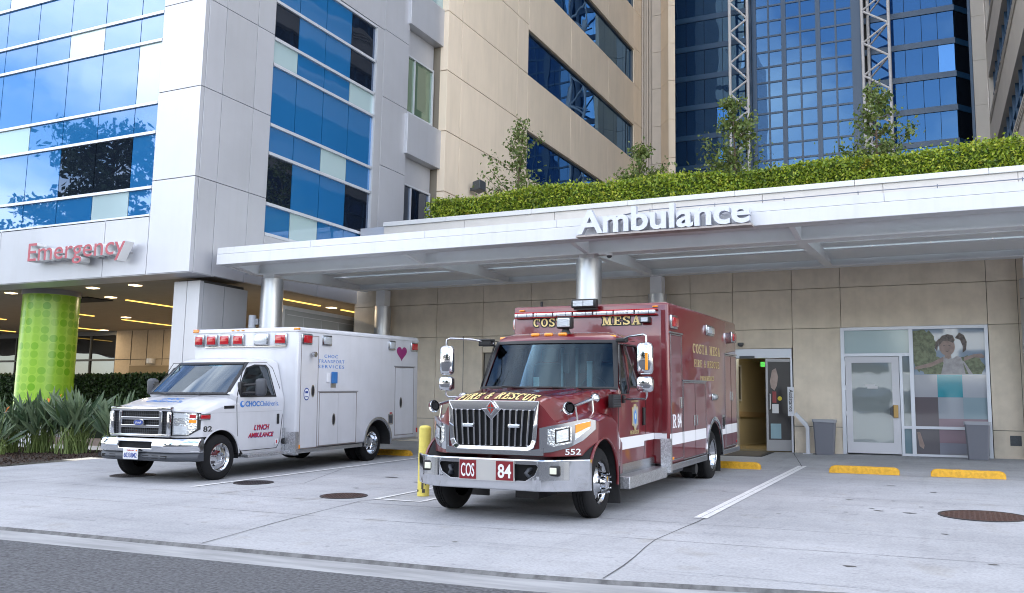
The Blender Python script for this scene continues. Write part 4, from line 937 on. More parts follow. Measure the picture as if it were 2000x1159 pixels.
def quadpatch(F, c, n=10, off=0, th=.006):
    """c: four (x,z) corners bl, br, tr, tl; front facing patch on surface y=F(x,z)"""
    mb = MB(); vs = []
    for k in (off, off+th):
        for j in range(n+1):
            for i in range(n+1):
                u, v = i/n, j/n
                x = (c[0][0]*(1-u)+c[1][0]*u)*(1-v)+(c[3][0]*(1-u)+c[2][0]*u)*v; z = (c[0][1]*(1-u)+c[1][1]*u)*(1-v)+(c[3][1]*(1-u)+c[2][1]*u)*v
                vs.append((x, F(x, z)+k, z))
    fs = []; m = (n+1)**2
    for j in range(n):
        for i in range(n): a = j*(n+1)+i; fs.append((a, a+1, a+n+2, a+n+1)); fs.append((m+a, m+a+n+1, m+a+n+2, m+a+1))
    for i in range(n): fs.append((i, m+i, m+i+1, i+1)); a = n*(n+1)+i; fs.append((a, a+1, m+a+1, m+a)); a = i*(n+1); fs.append((a, a+n+1, m+a+n+1, m+a)); a += n; fs.append((a, m+a, m+a+n+1, a+n+1))
    return mb.add(vs, fs)
def ringpatch(F, o, i, off, th=.008):
    q = MB()
    for k in range(4):
        a, b = k, (k+1) % 4; r_ = quadpatch(F, [o[a], o[b], i[b], i[a]], 8, off, th); q.add(r_.v, r_.f)
    return q
def sidepoly(levels, poly, sx, d0, d1):
    n = len(poly); vs = [(sx*(xside(levels, z)+d), y, z) for d in (d0, d1) for y, z in poly]
    return MB().add(vs, [(i, (i+1) % n, n+(i+1) % n, n+i) for i in range(n)]+[tuple(range(n)), tuple(range(2*n-1, n-1, -1))])
def grow(poly, d):
    cy = sum(p[0] for p in poly)/len(poly); cz = sum(p[1] for p in poly)/len(poly)
    hy = max(p[0] for p in poly)-cy; hz = max(p[1] for p in poly)-cz
    return [(cy+(y-cy)*(1+d/hy), cz+(z-cz)*(1+d/hz)) for y, z in poly]
def sidering(levels, o, i, sx, d0, d1):
    q = MB(); n = len(o)
    for k in range(n):
        j = (k+1) % n; vs = [(sx*(xside(levels, z)+d), y, z) for d in (d0, d1) for y, z in (o[k], o[j], i[j], i[k])]
        q.add(vs, [(0, 1, 2, 3), (7, 6, 5, 4), (0, 4, 5, 1), (1, 5, 6, 2), (2, 6, 7, 3), (3, 7, 4, 0)])
    return q
def band(xs, zt, zb, yf, d0, d1, my=1):
    """strip following the curved front; zt/zb tables over |x|"""
    vs = []
    for x in xs:
        a = lerp_tab(zt, x); b = lerp_tab(zb, x)
        for d in (d0, d1):
            y = yf(x)-d; vs += [(my*x, y, b), (my*x, y, a)]
    n = len(xs); fs = []
    for i in range(n-1):
        a = 4*i; b = a+4; fs += [(a, b, b+1, a+1), (a+2, a+3, b+3, b+2), (a+1, b+1, b+3, a+3), (a, a+2, b+2, b)]
    fs += [(0, 1, 3, 2), (4*n-4, 4*n-2, 4*n-1, 4*n-3)]
    return MB().add(vs, fs)
def well(root, x, y, z, r, dep, sx):
    ts = [math.radians(-6+192*i/32) for i in range(33)]
    rings = [[(x+sx*d_, y+q_*math.cos(t), z+q_*math.sin(t)) for t in ts] for d_, q_ in ((0, .01), (0, r), (dep, r))]
    return O('wheel_well', MB().loft(rings, False, False), dark, root, fix=False)
def lin(a, b, n): return [a+(b-a)*i/n for i in range(n+1)]
def tyre(root, x0, y, z, r, w_, sx, name='wheel', ribs=4):
    """wheel part: x0 inner face, outward along sx"""
    pr = [(0, r*.60), (.008, r*.78), (.02, r*.92), (.045, r*.985), (.06, r)]
    a, b = .06, w_-.06
    for i in range(ribs):
        c = a+(b-a)*(i+.5)/ribs; g = .006
        if i: c0 = a+(b-a)*i/ribs; pr += [(c0-g, r), (c0-g, r-.012), (c0+g, r-.012), (c0+g, r)]
    pr += [(b, r), (w_-.045, r*.985), (w_-.02, r*.92), (w_-.006, r*.80), (w_, r*.70), (w_-.004, r*.63), (w_-.02, r*.60)]
    o = O(name, MB().lathe(pr, (0, 0, 0), (1, 0, 0), 64), tyre_m, root, smooth=35, loc=(x0, y, z))
    if sx < 0: o.scale = (-1, 1, 1)
    return o
def rimdisc(parent, prof, m, holes=None, hr=0, hx=0, hn=0, bolts=0, br=0, bx=0, bl_=.03, bs=.014, dx=0):
    o = O('rim', MB().lathe([(a+dx, b) for a, b in prof], (0, 0, 0), (1, 0, 0), 48), m, parent, smooth=50)
    if hn:
        q = MB()
        for i in range(hn):
            t = 2*math.pi*(i+.5)/hn; c = (hx+dx, math.cos(t)*hr, math.sin(t)*hr); q.cyl((c[0]-.01, c[1], c[2]), (c[0]+.006, c[1], c[2]), holes, n=14)
        O('hand_hole', q, dark, parent)
    if bolts:
        q = MB()
        for i in range(bolts):
            t = 2*math.pi*i/bolts; q.cyl((bx+dx, math.cos(t)*br, math.sin(t)*br), (bx+dx+bl_, math.cos(t)*br, math.sin(t)*br), bs, bs*.7, n=8)
        O('lug_nut', q, chrome, parent, smooth=40)
    return o
def lampbox(root, name, axis, sx, a0, a1, z0, z1, p, lens, d=.035, bez=chrome_d, t=.03):
    """chrome bezel with a coloured lens on a side (axis x) or front (axis y) face"""
    mk = (lambda mb, u0, u1, v0, v1, w0, w1, r_: mb.rbox(min(w0, w1), max(w0, w1), u0, u1, v0, v1, r_)) if axis == 'x' else (lambda mb, u0, u1, v0, v1, w0, w1, r_: mb.rbox(u0, u1, min(w0, w1), max(w0, w1), v0, v1, r_))
    s_ = sx if axis == 'x' else -1
    o = O(name, mk(MB(), a0, a1, z0, z1, p-s_*.005, p+s_*d, .018), bez, root, smooth=40)
    O('lens', mk(MB(), a0+t, a1-t, z0+t, z1-t, p+s_*d*.6, p+s_*(d+.02), .015), lens, o, smooth=40)
    return o
def rect_ring(root, name, x, y0, y1, z0, z1, m, w_=.012, d=.004, sx=1):
    q = MB(); a, b = (x, x+sx*d)
    q.box(a, b, y0, y1, z0, z0+w_); q.box(a, b, y0, y1, z1-w_, z1); q.box(a, b, y0, y0+w_, z0+w_, z1-w_); q.box(a, b, y1-w_, y1, z0+w_, z1-w_)
    return O(name, q, m, root)
def side_text(root, s_, y, z, w_, h, m, x, bold=.0, shear=0, name='lettering', space=1.0, depth=.003):
    return O(name, put(text(s_, w_, h, depth, bold, shear, space), (x, y, z), (0, 1, 0), (0, 0, 1)), m, root)
def front_text(root, s_, x, z, w_, h, m, y, bold=0, depth=.003, name='lettering', shear=0):
    return O(name, put(text(s_, w_, h, depth, bold, shear), (x, y, z), (1, 0, 0), (0, 0, 1)), m, root)
def serif_text(s_, h, wt=.20, gap=.16, shear=0):
    """slab-serif capitals from strokes: returns polygons (lists of points) for each stroke, cap height h, with widths"""
    T = wt; W = {'C': .78, 'O': .82, 'S': .68, 'T': .76, 'A': .84, 'M': .98, 'E': .72, 'F': .70, 'I': .38, 'R': .82, 'U': .82, '&': .80, ' ': .42, 'P': .74, 'D': .80}
    polys = []; x = 0
    def rect(a, b, c, d_): polys.append([(x+a, b), (x+c, b), (x+c, d_), (x+a, d_)])
    def seg(a, b, c, d_, t=T): polys.append([(x+a-t/2, b), (x+a+t/2, b), (x+c+t/2, d_), (x+c-t/2, d_)])
    def arc(cx_, cy_, rx_, ry_, a0, a1, t=T, n=12):
        for i in range(n):
            p0 = math.radians(a0+(a1-a0)*i/n); p1 = math.radians(a0+(a1-a0)*(i+1)/n)
            polys.append([(x+cx_+math.cos(p)*r1, cy_+math.sin(p)*r2) for p, r1, r2 in ((p0, rx_, ry_), (p1, rx_, ry_), (p1, rx_-t, ry_-t*.72), (p0, rx_-t, ry_-t*.72))])
    s = .10
    for ch in s_:
        w_ = W.get(ch, .8)
        if ch == 'C': arc(w_/2, .5, w_/2, .5, 50, 310); rect(w_-.12, .66, w_, .98)
        elif ch == 'O': arc(w_/2, .5, w_/2, .5, 0, 360, n=18)
        elif ch == 'S': arc(w_/2, .74, w_/2, .27, 20, 260); arc(w_/2, .27, w_/2, .27, 200-360, 90); rect(w_-.12, .70, w_-.02, .98); rect(.02, .02, .12, .30)
        elif ch == 'T': rect(w_/2-T/2, 0, w_/2+T/2, 1); rect(0, 1-s, w_, 1); rect(0, .72, .1, 1-s); rect(w_-.1, .72, w_, 1-s); rect(w_/2-.22, 0, w_/2+.22, s)
        elif ch == 'A': seg(.14, 0, w_/2, 1, .11); seg(w_-.16, 0, w_/2, 1, T); rect(.24, .26, w_-.24, .36); rect(0, 0, .30, s); rect(w_-.38, 0, w_, s)
        elif ch == 'M': rect(.12, 0, .22, 1); rect(w_-.12-T, 0, w_-.12, 1); seg(.20, 1, w_/2, .1, T); seg(w_-.24, 1, w_/2, .1, .1); rect(0, 0, .34, s); rect(w_-.44, 0, w_, s); rect(0, 1-s, .24, 1); rect(w_-.24, 1-s, w_, 1)
        elif ch in 'EF':
            rect(.08, 0, .08+T, 1); rect(0, 1-s, w_, 1); rect(w_-.1, .70, w_, 1-s); rect(.2, .46, .52, .56); rect(.46, .36, .54, .66)
            if ch == 'E': rect(0, 0, w_, s); rect(w_-.1, s, w_, .30)
            else: rect(0, 0, .42, s)
        elif ch == 'I': rect(w_/2-T/2, 0, w_/2+T/2, 1); rect(0, 0, w_, s); rect(0, 1-s, w_, 1)
        elif ch in 'RP':
            rect(.08, 0, .08+T, 1); rect(0, 1-s, .4, 1); rect(0, 0, .40, s); arc(.38, .74, .34, .26, -90, 90); rect(.2, .48, .4, .58)
            if ch == 'R': seg(w_-.14, 0, .42, .5, T); rect(w_-.2, 0, w_+.02, s)
        elif ch == 'D': rect(.08, 0, .08+T, 1); rect(0, 1-s, .4, 1); rect(0, 0, .4, s); arc(.34, .5, .44, .5, -90, 90)
        elif ch == 'U': rect(.08, .3, .08+T, 1); rect(w_-.2, .3, w_-.1, 1); rect(0, 1-s, .36, 1); rect(w_-.30, 1-s, w_, 1); arc(w_/2, .32, w_/2-.08, .32, 180, 360)
        elif ch == '&': arc(.36, .76, .22, .24, 0, 360, .12); arc(.34, .28, .32, .28, 30, 330, .14); seg(w_-.08, 0, .24, .72, .15); rect(w_-.26, .38, w_, .46)
        x += w_+gap
    k = h; return [[((px_+py_*shear)*k, py_*k) for px_, py_ in p] for p in polys], (x-gap)*k
def serif_mb(s_, h, width, depth=.003, shear=0, grow_=0):
    P_, W_ = serif_text(s_, h, shear=shear); k = width/W_; mb = MB()
    for i, p in enumerate(P_):
        cx_ = sum(a for a, b in p)/4; cy_ = sum(b for a, b in p)/4
        pp = [((a+(grow_ if a > cx_ else -grow_))*k, b+(grow_ if b > cy_ else -grow_)) for a, b in p]
        e = (i % 5)*.0002
        mb.add([(a, b, 0) for a, b in pp]+[(a, b, depth+e) for a, b in pp], [(4, 5, 6, 7), (0, 1, 5, 4), (1, 2, 6, 5), (2, 3, 7, 6), (3, 0, 4, 7)])
    return mb
def gold_word(root, s_, o, r_, u_, h, width, shear=0, edge=True, m=None):
    if edge: O('lettering_edge', put(serif_mb(s_, h, width, .002, shear, .014), Vector(o), r_, u_), blk, root)
    O('lettering', put(serif_mb(s_, h, width, .0035, shear), o, r_, u_), m or gold, root)
def interior(root, y0, y1, zf, xs_, wheel_x, dash_z, seatz):
    O('dashboard', MB().rbox(-xs_, xs_, y0, y0+.35, dash_z-.35, dash_z, .05), dash_m, root)
    for sx in (-1, 1):
        s_ = O('seat', MB().rbox(sx*.45-.25, sx*.45+.25, y1-.65, y1-.15, seatz-.12, seatz, .05).rbox(sx*.45-.24, sx*.45+.24, y1-.28, y1-.12, seatz, seatz+.6, .06).rbox(sx*.45-.12, sx*.45+.12, y1-.26, y1-.16, seatz+.62, seatz+.8, .04), seat_m, root, smooth=40)
    pts = [(wheel_x+.20*math.cos(a), y0+.42+.08*math.sin(a), dash_z-.02+.17*math.sin(a)) for a in [i*math.pi/12 for i in range(25)]]
    O('steering_wheel', MB().tube(pts, .014), blackp, root)

# ---------------------------------------------------------------- FIRE TRUCK
T = E('fire_truck', (-4.83, 10.17, -1.163), 'maroon fire and rescue truck with chrome bumper and grille parked under the canopy', 'fire truck', rot=(.034, 0, .015))
def t_yf(x): return -.735+.52*max(0, (abs(x)-.50)/.57)**1.9
def t_f(x, y):
    ax = abs(x); t = max(0, min(1, (y+.73)/1.6)); w_ = .575+.33*t
    zc = 1.352+.075*sstep(-.80, -.50, y)*1.0+.075*t; zh = zc-.045*(ax/w_)**2
    zh += .022*math.exp(-((ax-(.30+.18*t))/.05)**2)*sstep(-.65, .1, y)      # two pressed ribs
    zh += .03*math.exp(-((ax-w_*.93)/.07)**2)*sstep(-.3, .6, y)
    zf = lerp_tab([(-.74, 1.09), (-.45, 1.13), (-.2, 1.175), (.05, 1.215), (.3, 1.20), (.5, 1.12), (.65, 1.0), (.8, .90), (.9, .86)], y)
    zf -= .055*max(0, (ax-.93)/.14)**2
    s_ = sstep(w_-.02, w_+.17-.06*t, ax); return zh*(1-s_)+zf*s_
def t_fb(y): return .735 if y < .05 else (.735+(.44-.735)*min(1, (y-.05)/.05))
hm = hoodmesh(1.075, .86, t_f, t_fb, t_yf, 60, 40)
hm.v = [((x*(1-.06*sstep(.45, .86, y)) if abs(x) > .9 else x), y, z) for x, y, z in hm.v]
cut = [MB().cyl((sx*.62, 0, .41), (sx*1.3, 0, .41), .515, n=48) for sx in (-1, 1)]
O('hood', boolop(hm.mesh(), cut), maroon, T, smooth=32)
for sx in (-1, 1):
    pr = [(.0, .51), (.44, .51), (.44, .50)]
    well(T, sx*.65, 0, .41, .512, .395, sx)
    a = [(sx*1.068, .505*math.cos(t), .41+.505*math.sin(t)) for t in lin(math.radians(-8), math.radians(160), 26)]
    O('arch_lip', MB().tube(a, .018, 6), maroon, T, smooth=60)
    O('mud_flap', MB().box(sx*.72, sx*1.06, .60, .62, .10, .55), rubber, T)
tl = [(.46, .80, .04, .975), (1.40, .80, .04, .985), (1.455, .66, .19, .995), (1.50, .62, .25, .99), (1.8, .77, .225, .955), (2.10, .92, .20, .895), (2.16, .96, .19, .865), (2.205, 1.03, .18, .80), (2.235, 1.15, .14, .69), (2.25, 1.33, .08, .50)]
cabm = MB().loft([outline(l[1], l[2], l[3], 2.36-(0 if l[0] < 2.1 else (l[0]-2.1)*1.0), l[0]) for l in tl], True, True)
inn = MB().loft([outline(l[1]+.05, l[2], l[3]-.05, 2.20, l[0] if l[0] < 2.1 else 2.13) for l in tl if .9 < l[0] < 2.12 or l[0] == 1.4], True, True)
tF = Fsurf(tl)
t_out = [(-.965, 1.48), (.965, 1.48), (.875, 2.125), (-.875, 2.125)]; t_in = [(-.915, 1.515), (.915, 1.515), (.815, 2.085), (-.815, 2.085)]
wsc = MB().prism(t_in, lambda a, b, d_: (a, d_, b), .2, 1.45)
tq = [(.93, 1.42), (1.20, 1.44), (1.20, 2.04), (1.10, 2.05)]; tq = [(.92, 1.43), (1.18, 1.43), (1.22, 1.50), (1.22, 2.06), (1.10, 2.06), (.90, 1.55)]
tw = [(1.28, 1.53), (1.84, 1.53), (1.84, 2.0), (1.79, 2.06), (1.28, 2.06)]
cuts = [inn, wsc]+[sidepoly(tl, p, sx, -.15, .1) for p in (tq, tw) for sx in (-1, 1)]
me = cabm.mesh(); me = boolop(me, cuts[:1]); me = boolop(me, cuts[1:])
O('cab', me, maroon, T, smooth=30)
ws = O('windscreen', quadpatch(tF, t_in, 14, .012), tglass, T, smooth=40)
O('windscreen_surround', ringpatch(tF, t_out, t_in, -.004), blackp, T, smooth=30)
for sx in (-1, 1):
    dr = O('door_window', sidepoly(tl, tw, sx, -.02, -.014), sglass, T); O('window_frame', sidering(tl, grow(tw, .018), tw, sx, -.01, .006), blackp, dr)
    dr = O('vent_window', sidepoly(tl, tq, sx, -.02, -.014), sglass, T); O('window_frame', sidering(tl, grow(tq, .016), tq, sx, -.01, .006), blackp, dr)
    seam = [(.80, .50), (.80, 1.40), (.86, 1.50), (1.07, 2.13), (1.83, 2.13), (1.93, 2.0), (1.95, 1.5), (1.95, .90), (1.86, .50)]
    O('door_seam', sidering(tl, grow(seam, .004), grow(seam, -.004), sx, -.002, .0015), dark, T)
    hd = O('door_handle', MB().rbox(sx*.98, sx*1.015, 1.80, 1.86, 1.0, 1.24, .012), blackp, T)
    # white stripe
    O('stripe', MB().box(sx*.976, sx*.989, .80, 1.86, .725, .875), dwhite, T)
    O('stripe', MB().box(sx*.976, sx*.988, 1.86, 2.35, .79, .875), dwhite, T)
    O('cab_vent', MB().box(sx*.94, sx*.992, .55, .88, 1.26, 1.42), blackp, T)
    for k in range(5): O('vent_slat', MB().box(sx*.988, sx*.998, .57, .86, 1.275+k*.03, 1.288+k*.03), greyp, T)
    # steps below the door
    O('lower_step', MB().rbox(sx*.70, sx*1.17, .66, 2.34, .27, .42, .01), treadp, T)
    O('upper_step', MB().box(sx*.90, sx*1.0, .70, 2.3, .42, .55), chrome_d, T)
interior(T, .98, 2.2, 1.0, .8, .42, 1.49, 1.25)
O('radio_mount', MB().box(.33, .40, 1.42, 1.46, 1.5, 1.86).box(.10, .13, 1.6, 1.63, 1.2, 2.05).box(-.12, -.09, 1.6, 1.63, 1.2, 2.05), mat('rack_pale', (.5, .52, .55), .4), T)
for x in (-.05, .2, .42): O('hanging_gear', MB().rbox(x-.05, x+.05, 1.6, 1.66, 1.7, 1.98, .02), greyp, T)
O('parking_card', MB().box(-.24, -.16, .93, .94, 1.50, 1.64), mat('card_pale', (.55, .6, .58), .5), T)
for x in (-.05, .5):
    O('wiper', MB().tube([(x, .60, 1.485), (x-.25, .62, 1.50), (x-.52, .66, 1.515)], .009, 5), blackp, T)
# roof lamps
for x in (-.80, -.26, -.06, .14, .77):
    O('clearance_lamp', MB().rbox(-.06, .06, -.035, .035, -.02, .028, .018).xf(lambda a, b, c_: (a+x, b+tF(x, 2.19)+.02, c_+2.20-.035*(abs(x) > .7))), amberlens, T, smooth=60)
sp1 = O('spot_lamp', MB().rbox(.05, .26, 1.02, 1.14, 2.28, 2.44, .02), blackp, T, smooth=40); O('lens', MB().rbox(.07, .24, 1.005, 1.03, 2.30, 2.42, .01), clearlens, sp1); O('foot', MB().cyl((.155, 1.1, 2.19), (.155, 1.1, 2.28), .08, .045, n=14), blackp, sp1)
# grille
fr_o = [(-.575, 1.352), (.575, 1.352), (.562, 1.10), (.545, .90), (.52, .83), (.46, .795), (-.46, .795), (-.52, .83), (-.545, .90), (-.562, 1.10)]
fr_i = [(-.515, 1.245), (.515, 1.245), (.505, 1.06), (.492, .92), (.47, .865), (.42, .838), (-.42, .838), (-.47, .865), (-.492, .92), (-.505, 1.06)]
g = E('grille', (0, 0, 0), None, None); g.parent = T
q = MB()
for k in range(10):
    j = (k+1) % 10; vs = [(x, -.735-(d_ if (z < 1.3 or d_ == 0) else .034), z) for d_ in (0, .045) for x, z in (fr_o[k], fr_o[j])]+[(x, -.735-d_, z) for d_ in (0, .035) for x, z in (fr_i[j], fr_i[k])]
    q.add([vs[0], vs[1], vs[4], vs[5], vs[2], vs[3], vs[6], vs[7]], [(0, 3, 2, 1), (4, 5, 6, 7), (0, 1, 5, 4), (1, 2, 6, 5), (2, 3, 7, 6), (3, 0, 4, 7)])
O('surround', q, chrome, g, bevel=.006)
O('backing', MB().prism(fr_i, lambda a, b, d_: (a, d_, b), -.745, -.738), dark, g)
for k in range(13):
    x = (k-6)*.077; xt = x*1.02; xb = x*.95; w_ = .017 if k == 6 else .0105
    O('grille_bar', MB().add([(xt-w_, -.795, 1.25), (xt+w_, -.795, 1.25), (xb+w_, -.795, .85), (xb-w_, -.795, .85), (xt-w_*1.3, -.75, 1.25), (xt+w_*1.3, -.75, 1.25), (xb+w_*1.3, -.75, .85), (xb-w_*1.3, -.75, .85)], [(0, 3, 2, 1), (4, 5, 6, 7), (0, 1, 5, 4), (1, 2, 6, 5), (2, 3, 7, 6), (3, 0, 4, 7)]), chrome, g, bevel=.004)
O('notch', MB().prism([(-.13, 1.26), (.13, 1.26), (0, 1.13)], lambda a, b, d_: (a, d_, b), -.802, -.75), chrome, g, bevel=.005)
dia = lambda s_: [(0, 1.27+.085*s_), (.065*s_, 1.27), (0, 1.27-.085*s_), (-.065*s_, 1.27)]
em = O('emblem', MB().prism(dia(1.0), lambda a, b, d_: (a, d_, b), -.815, -.78), chrome, g, bevel=.004)
O('emblem_field', MB().prism(dia(.72), lambda a, b, d_: (a, d_, b), -.818, -.812), mat('emblem_red', (.35, .02, .01), .3), em)
O('emblem_bar', MB().prism([(-.045, 1.262), (.045, 1.262), (.045, 1.278), (-.045, 1.278)], lambda a, b, d_: (a, d_, b), -.8195, -.812).prism([(-.006, 1.22), (.006, 1.22), (.006, 1.32), (-.006, 1.32)], lambda a, b, d_: (a, d_, b), -.8192, -.812), chrome, em)
for x in (-.29, .29):
    o = O('grille_light', MB().rbox(x-.075, x+.075, -.83, -.79, 1.045, 1.095, .018), chrome_d, T, smooth=40); O('lens', MB().rbox(x-.055, x+.055, -.837, -.825, 1.055, 1.085, .006), clearlens, o)
O('lower_chrome', band(lin(0, .62, 8), [(0, .80), (.44, .80), (.62, .83)], [(0, .745), (.62, .745)], t_yf, .0, .03).add(*(lambda m_: (m_.v, m_.f))(band(lin(0, .62, 8), [(0, .80), (.44, .80), (.62, .83)], [(0, .745), (.62, .745)], t_yf, .0, .03, -1))), chrome, T, smooth=30)
# headlights
for sx in (-1, 1):
    hl = O('headlight', band(lin(.575, 1.062, 20), [(.575, 1.05), (.80, 1.10), (1.0, 1.155), (1.062, 1.13)], [(.575, .775), (.70, .785), (.85, .83), (.97, .91), (1.062, 1.03)], t_yf, -.01, .022, sx), chrome, T, smooth=30)
    O('bowl', band(lin(.66, .875, 10), [(.66, 1.035), (.875, 1.075)], [(.66, .87), (.72, .845), (.875, .885)], t_yf, .005, .026, sx), hl_m, hl, smooth=30)
    O('projector', band(lin(.735, .865, 8), [(.735, 1.03), (.865, 1.06)], [(.735, .875), (.865, .90)], t_yf, .01, .034, sx), blackp, hl, smooth=30)
    O('lens', band(lin(.75, .852, 8), [(.75, 1.015), (.852, 1.045)], [(.75, .89), (.852, .915)], t_yf, .012, .042, sx), clearlens, hl, smooth=30)
    O('turn_signal', band(lin(.905, 1.02, 8), [(.90, 1.09), (1.03, 1.13)], [(.90, .91), (1.03, 1.05)], t_yf, .005, .028, sx), clearlens, hl, smooth=30)
    O('amber_lens', band(lin(.908, 1.024, 8), [(.908, 1.085), (1.024, 1.122)], [(.908, .99), (1.024, 1.065)], t_yf, .006, .032, sx), amberlens, hl, smooth=30)
# bumper
def t_by(x): return -.90+.36*max(0, (abs(x)-.55)/.55)**2
bxs = lin(-1.10, 1.10, 44)
def bump(xs_, z0, z1, yb_, th, fl=0, bulge=.0, tilt=0):
    vs = []; zm = (z0+z1)/2
    for x in xs_: y = yb_(x); vs += [(x, y+fl+tilt, z0), (x, y+tilt, z0+fl+.001), (x, y-bulge+tilt*.5, zm), (x, y, z1-fl-.001), (x, y+fl, z1), (x, y+th, z1), (x, y+th, z0)]
    n_ = len(xs_); fs = []; m = 7
    for i in range(n_-1):
        for k in range(m): a = m*i+k; b = m*i+(k+1) % m; fs.append((a, b, b+m, a+m))
    fs += [tuple(range(m-1, -1, -1)), tuple(range(m*n_-m, m*n_))]
    return MB().add(vs, fs)
bm_ = bump(bxs, .365, .71, t_by, .06, .010, .0, .012)
hol = []
for sx in (-1, 1):
    hol.append(MB().prism([(sx*.34, .655), (sx*.60, .655), (sx*.62, .63), (sx*.58, .54), (sx*.47, .475), (sx*.34, .475)], lambda a, b, d_: (a, d_, b), -1.0, -.6))
    hol.append(MB().box(sx*.72, sx*.84, -1.0, -.6, .55, .64))
bmo = O('bumper', boolop(bm_.mesh(), hol), chrome, T, smooth=30, bevel=.006)
O('backing', MB().box(-.64, .64, -.80, -.75, .42, .69), dark, bmo)
for sx in (-1, 1):
    O('tow_hook', MB().tube([(sx*.50, -.78, .60), (sx*.50, -.86, .60), (sx*.47, -.88, .56), (sx*.50, -.86, .52), (sx*.5, -.78, .52)], .022, 8), greyp, bmo, smooth=60)
    pl_ = O('lamp_plate', MB().add(*(lambda m_: (m_.v, m_.f))(bump(lin(sx*.64, sx*.93, 6), .49, .69, lambda x: t_by(x)-.008, .006))), chrome_d, bmo)
    fo = O('fog_lamp', MB().rbox(sx*.79-.075, sx*.79+.075, t_by(.79)-.03, t_by(.79)+.02, .535, .655, .02), blackp, T, smooth=40)
    O('lens', MB().rbox(sx*.79-.04, sx*.79+.04, t_by(.79)-.04, t_by(.79)-.028, .56, .63, .006), mat('led_lens', (.75, .75, .60), .25), fo)
for x, z in ((-.61, .67), (.61, .67), (-.59, .5), (.59, .5)): O('bolt', MB().cyl((x, t_by(x)-.008, z), (x, t_by(x), z), .012, n=10), chrome_d, bmo)
plt = O('name_plate', MB().box(-.345, .345, -.925, -.905, .465, .695), mat('plate_silver', (.48, .47, .45), .45, metal=.4), T)
dkred = mat('plate_maroon', (.18, .008, .015), .4)
O('plate_field', MB().box(-.337, -.125, -.930, -.9255, .475, .685), dkred, plt); O('plate_field', MB().box(.125, .337, -.930, -.9255, .475, .685), dkred, plt)
front_text(plt, 'COS', -.315, .505, .17, .145, dwhite, -.9305, .012); front_text(plt, '84', .150, .505, .165, .145, dwhite, -.9305, .02)
# hood lettering, laid on the hood
bvh_me = hm.mesh(); bvh = BVHTree.FromPolygons([v.co for v in bvh_me.vertices], [p.vertices for p in bvh_me.polygons])
def drape(mb, lift):
    def fn(x, y, z):
        h = bvh.ray_cast(Vector((x, y, 3)), Vector((0, 0, -1))); return (x, y, (h[0].z if h[0] else 1.36)+z+lift)
    return mb.xf(fn)
def subd(mb, n=2):
    bm = bmesh.new(); bm.from_mesh(mb.mesh()); bmesh.ops.subdivide_edges(bm, edges=bm.edges[:], cuts=n, use_grid_fill=True); m_ = MB(); bm.verts.index_update(); m_.v = [v.co[:] for v in bm.verts]; m_.f = [[v.index for v in f.verts] for f in bm.faces]; bm.free(); return m_
for (m_, gw, lf_) in ((blk, .010, .003), (gold, 0, .0055)):
    t1 = serif_mb('FIRE & RESCUE', .125, .99, .002, .25, gw); t1.xf(lambda x, y, z: (x-.51, y*1.5-.715, z)); O('lettering' if m_ is gold else 'lettering_edge', drape(subd(t1), lf_), m_, T)
_m = text('552', .13, .065, .003, .012); O('fleet_number', _m.xf(lambda x, y, z: (x+.815, t_yf(x+.815)-.003-z, y+.752)), dwhite, T)
# horns
for sx in (-1, 1):
    hz = 1.275; hx = .90*sx
    O('air_horn', MB().lathe([(0, .075), (.015, .062), (.05, .045), (.10, .025), (.18, .018), (.70, .018), (.73, .03), (.76, .055), (.81, .06), (.85, .04), (.86, .001)], (hx-.03*sx, -.60, hz), (.03*sx, 1, .13), 20), chrome, T, smooth=50)
    O('horn_throat', MB().cyl((hx-.03*sx, -.56, hz+.004), (hx-.03*sx, -.565, hz+.004), .042, n=18), dark, T)
    O('horn_foot', MB().cyl((hx, -.40, 1.10), (hx-.03*sx, -.40, hz+.02), .012, n=8), chrome, T)
    O('horn_foot', MB().cyl((hx, .1, 1.18), (hx-.01*sx, .1, hz+.09), .012, n=8), chrome, T)
O('hood_latch', MB().box(.62, .74, -.44, -.42, 1.235, 1.255).box(.62, .64, -.46, -.40, 1.19, 1.26), chrome, T)
# mirrors
for sx in (-1, 1):
    mr = O('side_mirror', MB().rbox(sx*1.385-.10, sx*1.385+.10, .57, .70, 1.66, 2.06, .055), chrome, T, smooth=50)
    if sx > 0: O('amber_strip', MB().rbox(sx*1.385+.02, sx*1.385+.055, .562, .58, 1.72, 1.93, .004), amberlens, mr)
    O('spot_mirror', MB().rbox(sx*1.385-.10, sx*1.385+.10, .56, .70, 1.45, 1.645, .045), chrome, mr, smooth=50)
    O('arm', MB().tube([(sx*.90, 1.06, 2.10), (sx*1.12, .85, 2.15), (sx*1.36, .66, 2.16), (sx*1.40, .64, 2.14), (sx*1.40, .64, 2.05)], .014, 8), chrome_d, mr, smooth=60); O('arm', MB().tube([(sx*.97, .98, 1.36), (sx*1.15, .80, 1.36), (sx*1.38, .66, 1.37), (sx*1.40, .64, 1.40), (sx*1.40, .64, 1.46)], .014, 8), chrome_d, mr, smooth=60)
    O('bracket', MB().rbox(sx*.90, sx*1.04, .93, 1.06, 2.08, 2.14, .02), blackp, mr); O('bracket', MB().rbox(sx*.97, sx*1.02, .93, 1.0, 1.31, 1.41, .015), blackp, mr)
O('antenna', MB().cyl((-1.1, .55, 1.2), (-1.12, .6, 2.18), .004, n=5), blackp, T)
